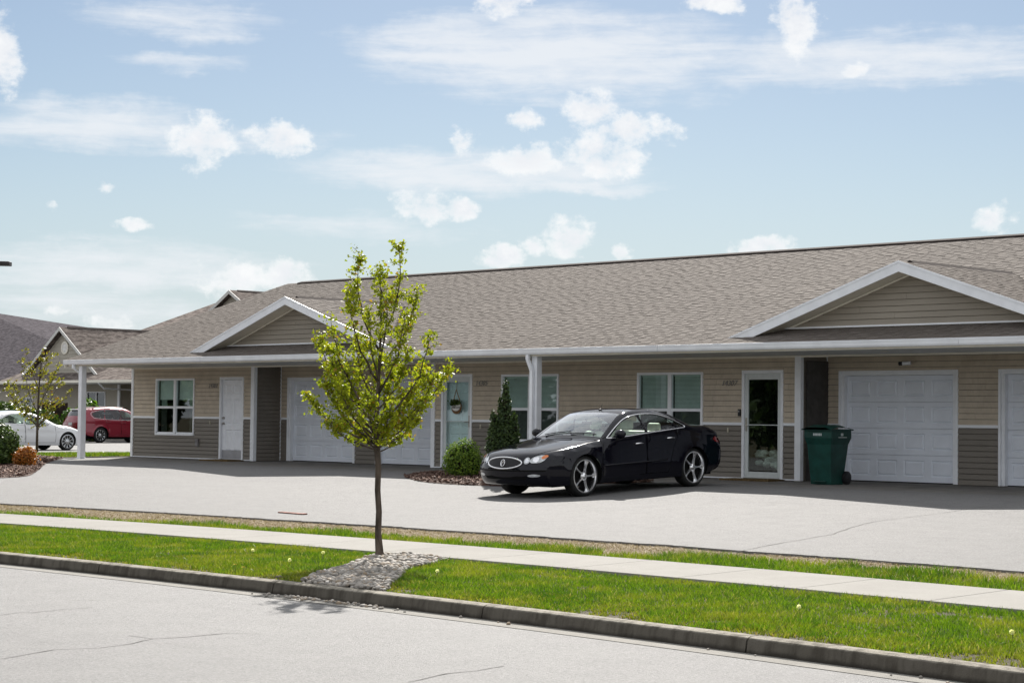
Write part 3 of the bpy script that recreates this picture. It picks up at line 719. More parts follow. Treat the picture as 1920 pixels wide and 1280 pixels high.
# rake board at the left end
m = MB(); m.prism([(YG + .05, ZE - .2), (YG + .05, ZE - .025), (RIDGE_Y, RIDGE_Z - .02), (2 * RIDGE_Y - YG, ZE - .03), (2 * RIDGE_Y - YG, ZE - .2), (RIDGE_Y, RIDGE_Z - .2)], 'x', -45.955, -45.925); m.build('rake_board', M['cream'], house)
# --- cross gables over the garage recesses
GYF = YG + .45; GHW = 3.82; GZA = 3.94; GS = .334; GWALL = YG + .83
def cross_gable(xc):
    zt = GZA - GS * GHW
    for sd in (-1, 1):
        # roof slope: courses run along y
        out = Vector((sd * GS, 0, 1)).normalized(); up = Vector((-sd, 0, GS)).normalized()
        yv = lambda z: YG + (z - ZE) / PIT + .02
        n = int(GHW / math.cos(math.atan(GS)) / EXPO)
        def cf(k, sd=sd, up=up):
            p = Vector((xc + sd * GHW, GYF - .03, zt)) + up * (EXPO * k); L = yv(p.z) - p.y
            return (p, L) if L > .05 else None
        dk = MB()
        A = [(xc + sd * GHW, GYF - .02, zt - .012), (xc, GYF - .02, GZA - .012), (xc, yv(GZA), GZA - .012), (xc + sd * GHW, max(GYF, yv(zt)), zt - .012)]
        dk.add(A + [(a[0], a[1], a[2] - .05) for a in A], [(0, 1, 2, 3), (7, 6, 5, 4), (0, 4, 5, 1), (1, 5, 6, 2), (2, 6, 7, 3), (3, 7, 4, 0)]); d = dk.build('gable_roof', M['shingle'], house)
        lay('gable_shingle_tabs', cf, n, up, out, Vector((0, 1, 0)), d)
        # white rake fascia, thin shadow board above it, soffit below
        f = MB(); fz = .19
        f.add([(xc + sd * (GHW + .04), GYF - .045, zt - .02), (xc, GYF - .045, GZA - .005), (xc, GYF - .045, GZA - fz), (xc + sd * (GHW - .5), GYF - .045, zt + GS * .5 - fz), (xc + sd * (GHW + .04), GYF - .02, zt - .02), (xc, GYF - .02, GZA - .005), (xc, GYF - .02, GZA - fz), (xc + sd * (GHW - .5), GYF - .02, zt + GS * .5 - fz)],
              [(0, 1, 2, 3), (7, 6, 5, 4), (0, 4, 5, 1), (1, 5, 6, 2), (2, 6, 7, 3), (3, 7, 4, 0)]); f.build('rake_fascia', M['white'], house)
        f = MB(); f.add([(xc + sd * (GHW + .05), GYF - .055, zt - .012), (xc, GYF - .055, GZA + .004), (xc, GYF - .055, GZA - .035), (xc + sd * (GHW + .05), GYF - .055, zt - .05), (xc + sd * (GHW + .05), GYF - .046, zt - .012), (xc, GYF - .046, GZA + .004), (xc, GYF - .046, GZA - .035), (xc + sd * (GHW + .05), GYF - .046, zt - .05)],
              [(0, 1, 2, 3), (7, 6, 5, 4), (0, 4, 5, 1), (1, 5, 6, 2), (2, 6, 7, 3), (3, 7, 4, 0)]); f.build('shadow_board', M['gutter'], house)
        f = MB(); f.add([(xc + sd * (GHW - .45), GYF - .02, zt + GS * .45 - fz + .01), (xc, GYF - .02, GZA - fz + .01), (xc, GWALL + .02, GZA - fz + .01), (xc + sd * (GHW - .45), GWALL + .02, zt + GS * .45 - fz + .01)], [(0, 1, 2, 3)]); f.build('gable_soffit', M['cream'], house)
        m = MB(); zb = ZE + PIT * .83 + .0; hw = (GZA - fz - zb) / GS
        f = MB(); f.add([(xc + sd * hw, GWALL - .03, zb), (xc, GWALL - .03, GZA - fz), (xc, GWALL - .03, GZA - fz - .035), (xc + sd * (hw - .1), GWALL - .03, zb), (xc + sd * hw, GWALL, zb), (xc, GWALL, GZA - fz), (xc, GWALL, GZA - fz - .035), (xc + sd * (hw - .1), GWALL, zb)],
              [(0, 1, 2, 3), (7, 6, 5, 4), (0, 4, 5, 1), (1, 5, 6, 2), (2, 6, 7, 3), (3, 7, 4, 0)]); f.build('frieze_trim', M['cream'], house)
    zb = ZE + PIT * .83; fz = .19; za = GZA - fz
    MB().prism([(xc - (za - zb) / GS, zb - .06), (xc + (za - zb) / GS, zb - .06), (xc, za)], 'y', GWALL + .005, GWALL + .1).build('gable_wall', M['gable'], house)
    n = 8; e = (za - zb - .04) / n
    for k in range(n):
        z0, z1 = zb + .03 + k * e, zb + .03 + (k + 1) * e; h0, h1 = (za - z0) / GS - .04, max(.0, (za - z1) / GS - .04)
        if h0 < .08: continue
        cuts = [-h0, h0] if k not in (1, 2, 4) else [-h0, {1: -.35, 2: -1.1, 4: -.1}[k], h0]
        for a, b in zip(cuts[:-1], cuts[1:]):
            a1 = -h1 if a == -h0 else a; b1 = h1 if b == h0 else b
            m = MB(); g = .0025; y = GWALL
            m.add([(xc + a + g, y - .024, z0), (xc + b - g, y - .024, z0), (xc + b1 - g, y - .01, z1 - .014), (xc + a1 + g, y - .01, z1 - .014), (xc + a + g, y + .004, z0), (xc + b - g, y + .004, z0), (xc + b1 - g, y + .004, z1 - .014), (xc + a1 + g, y + .004, z1 - .014)],
                  [(0, 1, 2, 3), (4, 5, 1, 0), (0, 3, 7, 4), (1, 5, 6, 2), (3, 2, 6, 7)])
            boards.append(((b - a) / dist(xc, y) + .05, m, M['gable']))
    MB().box(xc - (za - zb) / GS, xc + (za - zb) / GS, GWALL - .035, GWALL - .001, zb + .0, zb + .03).build('gable_base_trim', M['white'], house)
    yr = YG + (GZA - ZE) / PIT
    MB().prism([(xc - .13, GZA - .045), (xc, GZA + .032), (xc + .13, GZA - .045)], 'y', GYF + .3, yr - .15).build('ridge_vent', M['ridge'], house)
for xc in (-37.03, -19.87): cross_gable(xc)
boards.sort(key=lambda b: -b[0])
rest = {}
for i, (sz, mb, mat) in enumerate(boards):
    if i < 300: mb.build('siding_board', mat, house)
    else: rest.setdefault(mat.name, (MB(), mat))[0].add(mb.v, mb.f)
for mb, mat in rest.values(): mb.build('siding_boards', mat, house, kind='stuff')
# --- fittings on the walls
FX = Matrix.Rotation(R(90), 4, 'X')
for txt, x, z in (('14301', -42.12, 1.85), ('14305', -32.08, 1.86), ('14307', -25.0, 1.82)):
    text_obj('house_number', txt, .155, Matrix.Translation((x, YW - .03, z)) @ FX, M['number'], house, shear=.3, spacing=1.)
for x in (-42.3, -31.98, -25.17):                # outlet boxes near the ground, bell tags under the belt
    pass
M['box'] = surf('grey_outlet_box', (.22, .21, .21), .5, .4)
for x, z in ((-42.75, .42), (-31.75, .42), (-25.42, .42)):
    MB().box(x - .06, x + .06, YW - .075, YW - .016, z - .1, z + .1).build('outlet_box', M['box'], house, bevel=.01)
M['tag'] = surf('beige_bell_plate', (.5, .46, .36), .5, .4)
for x in (-42.22, -32.1, -25.02): MB().box(x - .018, x + .018, YW - .03, YW - .015, .9, .99).build('bell_plate', M['tag'], house, bevel=.003)
bell = MB().box(-24.76, -24.70, YW - .05, YW - .012, 1.22, 1.36).build('doorbell', M['black'], house, bevel=.008)
MB().box(-24.745, -24.715, YW - .054, YW - .0505, 1.3, 1.335).build('lens', M['number'], bell)
# small white security camera above the right garage door
m = MB(); m.tube([(-21.35, YR - .02, 2.25), (-21.35, YR - .09, 2.245)], .016, 8); sc = thing('security_camera', 'small white security camera with black lens above the right garage door', 'camera', (-21.4, YR - .02, 2.25)); m.build('bracket', M['white'], sc)
m = MB(); m.tube([(-21.27, YR - .1, 2.245), (-21.43, YR - .13, 2.235)], .034, 12); m.build('body', M['white'], sc, autosmooth=40)
m = MB(); m.tube([(-21.43, YR - .13, 2.235), (-21.5, YR - .143, 2.231)], .036, 12); m.build('lens', M['black'], sc, autosmooth=40)
# ================================================================== cars
def paint(name, col, coat=1., metal=0., rough=.3, flake=None, spec=.5):
    m, t = new_mat(name)
    co = t.n('ShaderNodeTexCoord').outputs['Object']
    cc = t.mix(t.m('MULTIPLY', t.noise(co, 900., 2), .3), col, tuple(c * 1.5 + .002 for c in col)) if flake else t.mix(t.m('MULTIPLY', t.noise(co, 3., 4), .15), col, tuple(c * .9 for c in col))
    # road film on the lower body
    b = t.n('ShaderNodeBsdfPrincipled', ins={'Base Color': cc, 'Roughness': rough, 'Metallic': metal, 'Coat Weight': coat, 'Coat Roughness': .025, 'Specular IOR Level': spec})
    t.t.links.new(b.outputs[0], t.n('ShaderNodeOutputMaterial').inputs[0]); return m
M['chrome'] = surf('chrome', (.9, .9, .92), .06, .5, metal=1., var=.0)
M['chromerim'] = surf('chromed_alloy', (.95, .95, .96), .22, .5, metal=1., var=0.)
M['tyre'] = surf('tyre_rubber', (.018, .018, .018), .75, .3, var=.2, vscale=12)
M['under'] = surf('dark_underbody', (.008, .008, .008), .9, .1)
M['gap'] = surf('shut_line', (.002, .002, .002), .9, .05)
M['lens'] = surf('headlight_lens', (.62, .64, .66), .12, .6, var=.2, vscale=25, coat=1.)
M['amber'] = surf('amber_lens', (.75, .2, .03), .2, .5, var=.15, vscale=30, coat=1.)
M['redlens'] = surf('red_lens', (.3, .012, .015), .15, .5, var=.2, coat=1.)
M['seat'] = surf('grey_leather_seat', (.55, .56, .48), .55, .4, var=.06)
M['dash'] = surf('grey_green_dash', (.6, .66, .6), .7, .3)
M['carglass'] = glassmat('green_tint_glass', (.88, .98, .91), 1.1)
M['privacy'] = glassmat('dark_tint_glass', (.12, .13, .14), 1.5)
M['screenglass'] = glassmat('windscreen_glass', (.84, .97, .93), 3.)
M['plate'] = surf('number_plate', (.7, .72, .74), .5, .4)
def smp(pts, n=6):                               # Catmull-Rom through 2D points
    P = [Vector((*p, 0)) for p in pts]; out = []
    for i in range(len(P) - 1):
        p0, p1, p2, p3 = P[max(i - 1, 0)], P[i], P[i + 1], P[min(i + 2, len(P) - 1)]
        for k in range(n):
            t = k / n; q = .5 * ((2 * p1) + (p2 - p0) * t + (2 * p0 - 5 * p1 + 4 * p2 - p3) * t * t + (3 * p1 - p0 - 3 * p2 + p3) * t ** 3); out.append((q.x, q.y))
    out.append((P[-1].x, P[-1].y)); return out
def inside(p, poly):
    x, y = p; c = False; n = len(poly)
    for i in range(n):
        x1, y1 = poly[i]; x2, y2 = poly[(i + 1) % n]
        if (y1 > y) != (y2 > y) and x < (x2 - x1) * (y - y1) / (y2 - y1) + x1: c = not c
    return c
def cdt(loops, grid):                            # triangulate outlines (closed 2D loops) with interior points
    V = []; E = []
    for lp, closed in loops:
        n0 = len(V); V += [Vector(p) for p in lp]; k = len(lp)
        E += [(n0 + i, n0 + (i + 1) % k) for i in range(k if closed else k - 1)]
    V += [Vector(p) for p in grid]
    r = delaunay_2d_cdt(V, E, [], 0, 1e-5)
    return [(v.x, v.y) for v in r[0]], r[2]
def wheel(parent, c, rad, wid, rim_r, side, style, mats):
    """c: wheel centre in car space; side +1 = outside faces +x"""
    wo = bpy.data.objects.new('wheel', None); COL.objects.link(wo); wo.parent = parent
    Mx = Matrix.Translation(c) @ (Matrix.Rotation(R(90), 4, 'Y') if side > 0 else Matrix.Rotation(R(-90), 4, 'Y'))
    h = wid / 2; t = MB()
    t.lathe([(rim_r - .01, h - .03), (rim_r + .004, h - .004), (rim_r + (rad - rim_r) * .45, h + .004), (rad - .025, h - .008), (rad - .006, h - .03), (rad, h - .06), (rad, -h + .06), (rad - .02, -h + .01), (rim_r, -h)], 40, Mx)
    ty = t.build('tyre', M['tyre'], wo, world=False, smooth=True)
    b = MB(); b.lathe([(rim_r + .006, h + .0), (rim_r - .012, h + .002), (rim_r - .022, h - .02), (rim_r - .03, h - .1), (rim_r - .04, -h + .02)], 40, Mx)
    k = style['n']; sp = style.get('w', .05); dish = style.get('dish', .02)
    def P(r_, a, z): return tuple(Mx @ Vector((r_ * math.cos(a), r_ * math.sin(a), z)))
    for i in range(k):
        a = 2 * math.pi * i / k + style.get('a0', 0)
        for da in style.get('twin', (0,)):
            r0, r1 = .045, rim_r - .016; n = 5; secs = []
            for j in range(n + 1):
                u = j / n; r_ = r0 + (r1 - r0) * u; ww = sp * (1.0 - .42 * math.sin(math.pi * min(1, u * 1.02)) + (.5 if j == n else 0)) ; aa = a + da * (1 - .2 * u)
                dw = ww / 2 / r_ if r_ > ww else .5; zz = h - dish - .012 * math.sin(math.pi * u)
                secs.append([P(r_, aa - dw, zz - .03), P(r_, aa - dw * .6, zz), P(r_, aa + dw * .6, zz), P(r_, aa + dw, zz - .03)])
            for s0, s1 in zip(secs[:-1], secs[1:]):
                b.add([*s0, *s1], [(0, 4, 5, 1), (1, 5, 6, 2), (2, 6, 7, 3), (3, 7, 4, 0)])
    ro = b.build('rim', mats['rim'], wo, world=False, autosmooth=40)
    b = MB(); b.lathe([(0, h - dish + .012), (.035, h - dish + .01), (.06, h - dish - .005), (.07, h - dish - .03)], 20, Mx); b.build('hub', mats['rim'], wo, world=False, smooth=True)
    b = MB(); b.lathe([(.05, h - .09), (rim_r * .68, h - .09), (rim_r * .68, h - .115)], 28, Mx); b.lathe([(rim_r * .68, h - .13), (rim_r - .03, h - .15)], 28, Mx); b.build('brake_disc', mats.get('disc', M['under']), wo, world=False)
    return wo
def make_car(root, S):
    """Car in its own space: nose at y=0, tail at y=L, x to the car's left when seen from the front; S holds outlines in (y, z)."""
    L, HW = S['L'], S['W'] / 2
    top = smp(S['top'], 5)
    def topz(y): return float(np.interp(y, [p[0] for p in top], [p[1] for p in top]))
    bk = S['belt']
    def beltz(y): return float(np.interp(y, [p[0] for p in bk], [p[1] for p in bk]))
    def X(y, z):
        f = 1.
        n0, n1 = S['taper']; 
        if y < n0: f -= S['nose_in'] * ((n0 - y) / n0) ** 2.2
        if y > L - n1: f -= S['tail_in'] * ((y - L + n1) / n1) ** 2.2
        x = HW * f
        x -= .07 * max(0, (.5 - z) / .35) ** 2 + .012 * max(0, (z - .55) / .3)
        b = beltz(y)
        if z > b: d = z - b; x -= S['tumble'] * d + .18 * d * d + .02 * min(1, d / .04)
        tz = topz(y) - z
        rr = S.get('round', .1)
        if tz < rr: x -= S.get('roundx', .07) * (1 - max(0, tz) / rr) ** 2
        if S.get('crease'): zc = S['crease'](y); x += .012 * math.exp(-((z - zc) / .05) ** 2)
        for wy in S['axles']:                    # arch flare
            d = math.hypot(y - wy, z - S['wr']); x += .018 * math.exp(-((d - S['arch']) / .06) ** 2)
        return x
    def arch(wy, r_, n=18):
        return [(wy + r_ * math.cos(a), S['wr'] + r_ * math.sin(a)) for a in np.linspace(-.0, math.pi, n)]
    zb = S['sill']
    out = list(top)                              # outline: over the top, then back along the sill with wheel arches
    for p in S['tail_down']: out.append(p)
    for wy in sorted(S['axles'], reverse=True):
        h = math.sqrt(max(.0001, S['arch'] ** 2 - (zb - S['wr']) ** 2)); a0 = math.asin((zb - S['wr']) / S['arch'])
        out += [(wy + S['arch'] * math.cos(a), S['wr'] + S['arch'] * math.sin(a)) for a in np.linspace(a0, math.pi - a0, 20)]
    for p in S['nose_down']: out.append(p)
    fine = []
    for i in range(len(out)):
        a, b = Vector(out[i]), Vector(out[(i + 1) % len(out)]); n = max(1, int((b - a).length / .12))
        for k in range(n): fine.append(tuple(a.lerp(b, k / n)))
    loops = [(fine, True)]
    wins = [smp(list(wd) + [wd[0]], 5)[:-1] for wd in S['windows']]
    doors = S['doors']
    for wd in wins: loops.append((wd, True))
    for d in doors: loops.append((d, True))
    grid = [(y, z) for y in np.arange(.06, L, .09) for z in np.arange(.16, S['H'], .055) if inside((y, z), fine)]
    V2, F2 = cdt(loops, grid)
    tri = [f for f in F2 if inside(tuple(sum(V2[i][k] for i in f) / len(f) for k in (0, 1)), fine)]
    groups = {}
    for f in tri:
        c = tuple(sum(V2[i][k] for i in f) / len(f) for k in (0, 1)); key = 'body'
        for i, wd in enumerate(wins):
            if inside(c, wd): key = ('win', i)
        if key == 'body':
            for i, d in enumerate(doors):
                if inside(c, d): key = ('door', i)
        groups.setdefault(key, []).append(f)
    XV = [X(y, z) for y, z in V2]
    body = MB()
    def side(mb, fs, sd, inset=0.):
        idx = {}
        for f in fs:
            g = []
            for i in f:
                if i not in idx: idx[i] = len(mb.v); mb.v.append((sd * (XV[i] - inset), V2[i][0], V2[i][1]))
                g.append(idx[i])
            mb.f.append(tuple(g) if sd > 0 else tuple(reversed(g)))
    for sd in (1, -1): side(body, groups['body'], sd)
    # --- wrap: centre-line surface from front bumper over hood, cabin, boot to rear bumper
    ed = list(reversed(S['nose_down'])) ; edge = [p for p in S['nose_down']][::-1]
    path = smp(S['nose_path'], 3)[:-1] + top + [p for p in smp(S['tail_path'], 3)][1:]
    cpath = []
    for (y, z) in path:
        by, bz = S['center'](y, z); cpath.append((by, bz))
    N = 14; grid_i = []; wrap = []
    for j, (y, z) in enumerate(path):
        xe = max(.02, X(min(max(y, 0), L), z)); cy, cz = cpath[j]; row = []
        for i in range(-N, N + 1):
            t = i / N; b = 1 - abs(t) ** S.get('pw', 2.6); row.append((xe * t, y + (cy - y) * b, z + (cz - z) * b))
        wrap.append(row)
    parts = {'body': body}
    glass = S['screens']                          # [(name, path y range, inset fraction, mat)]
    K = 2 * N + 1
    def cls(j, i):
        ym, zm = (path[j][0] + path[j + 1][0]) / 2, (path[j][1] + path[j + 1][1]) / 2
        for nm, y0, y1, zmin, inset in glass:
            if y0 < ym < y1 and zm > zmin and abs((i + .5 - N) / N) < inset: return nm
        return 'body'
    idx = {}
    for j in range(len(path) - 1):
        for i in range(K - 1):
            nm = cls(j, i); mb = parts.setdefault(nm, MB()); g = []
            for (a, b) in ((j, i), (j, i + 1), (j + 1, i + 1), (j + 1, i)):
                q = (nm, a, b)
                if q not in idx: idx[q] = len(mb.v); mb.v.append(wrap[a][b])
                g.append(idx[q])
            mb.f.append(tuple(g))
    # merge seam so that shading runs over the shoulder
    bo = body.build('body', S['paint'], root, world=False, smooth=True)
    bm = bmesh.new(); bm.from_mesh(bo.data); bmesh.ops.remove_doubles(bm, verts=bm.verts, dist=.004); bmesh.ops.recalc_face_normals(bm, faces=bm.faces); bm.to_mesh(bo.data); bm.free()
    bo.data.polygons.foreach_set('use_smooth', [True] * len(bo.data.polygons)); bo.data.set_sharp_from_angle(angle=R(38))
    for nm, mb in parts.items():
        if nm != 'body': mb.build(nm, S['glassmat'].get(nm, M['carglass']), root, world=False, smooth=True)
    # one tree of everything to project details on
    allv = []; allf = []
    for mb in parts.values():
        n0 = len(allv); allv += mb.v; allf += [tuple(i + n0 for i in f) for f in mb.f]
    full = MB()
    for sd in (1, -1):
        for fs in groups.values(): side(full, fs, sd)
    n0 = len(allv); allv += full.v; allf += [tuple(i + n0 for i in f) for f in full.f]
    bvh = BVHTree.FromPolygons([Vector(v) for v in allv], allf)
    def hit(o, d):
        r = bvh.ray_cast(Vector(o), Vector(d)); return r[0], r[1]
    # --- doors and side windows, both sides
    for sd in (1, -1):
        for i, d in enumerate(doors):
            mb = MB(); side(mb, groups.get(('door', i), []), sd); do = mb.build('door', S['paint'], root, world=False, smooth=True)
            g = MB(); pts = []
            for k in range(len(d)):
                a, b = Vector(d[k]), Vector(d[(k + 1) % len(d)]); n = max(1, int((b - a).length / .06)); pts += [tuple(a.lerp(b, q / n)) for q in range(n)]
            for k in range(len(pts)):
                a, b = Vector(pts[k]), Vector(pts[(k + 1) % len(pts)])
                if (b - a).length > .2: continue
                if any(inside(tuple((a + b) / 2), wd) for wd in wins): continue
                t_ = (b - a).normalized(); nrm = Vector((-t_.y, t_.x)) * .004
                q = [a + nrm, b + nrm, b - nrm, a - nrm]; g.add([(sd * (X(*p) + .0015), p[0], p[1]) for p in q], [(0, 1, 2, 3)])
            g.build('shut_line', M['gap'], do, world=False)
            hy, hz = S['handles'][i]; xs_ = X(hy, hz)
            m = MB(); m.tube([(sd * (xs_ + .004), hy - .1, hz), (sd * (xs_ + .03), hy - .085, hz + .004), (sd * (xs_ + .036), hy, hz + .006), (sd * (xs_ + .03), hy + .085, hz + .004), (sd * (xs_ + .004), hy + .1, hz)], [.012, .014, .013, .014, .012], 8)
            m.build('handle', S['handlemat'], do, world=False, smooth=True)
        for i, wd in enumerate(wins):
            mb = MB(); side(mb, groups.get(('win', i), []), sd, .004); mb.build('side_window', S['sidemat'][i], root, world=False, smooth=True)
        if S.get('dlo'):                          # bright moulding round the side glass
            pts = [(sd * (X(y, z) + .002), y, z) for y, z in smp(list(S['dlo']) + [S['dlo'][0]], 6)[:-1]]; pts.append(pts[0]); m = MB(); m.tube(pts, S.get('dlo_r', .011), 6, cap=False); m.build('window_moulding', S['mould'], root, world=False, smooth=True)
        if S.get('rub'):
            y0, y1, z = S['rub']; pts = [(sd * (X(y, z) + .004), y, z + .012 * (y - y0)) for y in np.linspace(y0, y1, 12)]; m = MB(); m.tube(pts, .016, 6); m.build('rub_strip', S['paint'], root, world=False, smooth=True)
        my, mz = S['mirror']; xm = X(my, mz)
        m = MB(); m.ball((sd * (xm + .13), my, mz + .02), (.115, .075, .075), 16, 10); m.tube([(sd * (xm - .02), my + .02, mz - .05), (sd * (xm + .06), my, mz - .01)], [.04, .035], 8); m.build('mirror', S['paint'], root, world=False, smooth=True)
        for wy in S['axles']:
            # wheel-well lining
            m = MB(); n = 16; ring = [(wy + (S['arch'] + .0) * math.cos(a), S['wr'] + (S['arch'] + .0) * math.sin(a)) for a in np.linspace(-.35, math.pi + .35, n)]
            for (y, z) in ring: xo = X(y, max(z, zb)) - .012; m.v += [(sd * xo, y, z), (sd * (xo - .32), y, z)]
            for i in range(n - 1): m.f.append((2 * i, 2 * i + 2, 2 * i + 3, 2 * i + 1))
            k = len(m.v); m.v += [m.v[2 * i + 1] for i in range(n)]; m.f.append(tuple(range(k, k + n))); m.build('wheel_well', M['under'], root, world=False)
            xw = X(wy, S['wr'] + S['arch'] + .05) - S.get('wheel_in', .035) - S['tw'] / 2
            wheel(root, Vector((sd * xw, wy, S['wr'])), S['wr'], S['tw'], S['rim_r'], sd, S['wheel'], S['wmats'])
    # underbody
    m = MB(); m.box(-HW * .82, HW * .82, .35, L - .35, .19, .32); m.build('underbody', M['under'], root, world=False)
    # --- cabin
    c = S['cabin']; m = MB(); hwid = HW - .1
    m.box(-hwid, hwid, c['floor'][0], c['floor'][1], .28, .34); m.build('cabin_floor', M['under'], root, world=False)
    m = MB(); y0 = c['dash']; zd = beltz(y0) - .03; m.prism([(y0 - .62, zd - .02), (y0 - .15, zd + .02), (y0, zd - .03), (y0 + .02, zd - .3), (y0 - .62, zd - .3)], 'x', -hwid + .03, hwid - .03); m.build('dashboard', M['dash'], root, world=False, bevel=.03)
    for xx in (-.37, .37):
        m = MB(); y = c['front']; m.prism([(y - .5, .42), (y - .5, .58), (y - .05, .55), (y + .1, 1.0 + c['dz']), (y + .2, 1.0 + c['dz']), (y + .08, .42)], 'x', xx - .25, xx + .25); m.prism([(y + .09, 1.03 + c['dz']), (y + .11, 1.2 + c['dz']), (y + .19, 1.2 + c['dz']), (y + .19, 1.03 + c['dz'])], 'x', xx - .13, xx + .13); m.build('front_seat', c['mat'], root, world=False, bevel=.04)
    y = c['rear']; m = MB(); m.prism([(y - .45, .42), (y - .45, .58), (y - .05, .56), (y + .16, .98 + c['dz']), (y + .28, .98 + c['dz']), (y + .1, .42)], 'x', -hwid + .08, hwid - .08)
    for xx in (-.38, .38): m.prism([(y + .14, .99 + c['dz']), (y + .16, 1.12 + c['dz']), (y + .24, 1.12 + c['dz']), (y + .25, .99 + c['dz'])], 'x', xx - .13, xx + .13)
    m.build('rear_seat', c['mat'], root, world=False, bevel=.03)
    m = MB(); Mx = Matrix.Translation((.37 * c.get('drv', 1), c['dash'] + .18, beltz(c['dash']) - .03)) @ Matrix.Rotation(R(-62), 4, 'X'); m.lathe([(.19 + .016 * math.cos(a), .016 * math.sin(a)) for a in np.linspace(0, 2 * math.pi, 7)[:-1]], 22, Mx, close=True); m.build('steering_wheel', M['black'], root, world=False, smooth=True)
    return X, hit, topz
def front_decal(name, poly, hit, mat, root, off=.004, res=.02, rear=None, smoothn=4, thick=.0):
    """closed outline in (x, z) laid on the nose (or tail when rear = car length)"""
    lp = smp(list(poly) + [poly[0]], smoothn)[:-1] if smoothn else list(poly)
    xs_ = [p[0] for p in lp]; zz = [p[1] for p in lp]
    grid = [(a, b) for a in np.arange(min(xs_), max(xs_), res) for b in np.arange(min(zz), max(zz), res) if inside((a, b), lp)]
    V2, F2 = cdt([(lp, True)], grid); m = MB(); ok = []
    for (x, z) in V2:
        p, n = hit((x, -3. if rear is None else rear + 3., z), (0, 1 if rear is None else -1, 0))
        ok.append(p is not None)
        if p is None: p = Vector((x, 0, z)); n = Vector((0, -1, 0))
        if n.y * (1 if rear is None else -1) > 0: n = -n
        m.v.append(tuple(p + n * off))
    for f in F2:
        c = (sum(V2[i][0] for i in f) / len(f), sum(V2[i][1] for i in f) / len(f))
        if inside(c, lp) and all(ok[i] for i in f): m.f.append(tuple(f))
    o = m.build(name, mat, root, world=False, smooth=True)
    return o
def front_line(name, poly, hit, mat, root, r_=.008, off=.004, closed=True, rear=None):
    pts = []
    for (x, z) in (list(poly) + [poly[0]] if closed else poly):
        p, n = hit((x, -3. if rear is None else rear + 3., z), (0, 1 if rear is None else -1, 0))
        if p is not None: pts.append(p + Vector((0, -off if rear is None else off, 0)))
    m = MB(); m.tube(pts, r_, 6, cap=not closed); return m.build(name, mat, root, world=False, smooth=True)
def ell(cx, cz, a, b, n=20, tilt=0.):
    o = []
    for k in range(n):
        q = 2 * math.pi * k / n; x, z = a * math.cos(q), b * math.sin(q); o.append((cx + x * math.cos(tilt) - z * math.sin(tilt), cz + x * math.sin(tilt) + z * math.cos(tilt)))
    return o
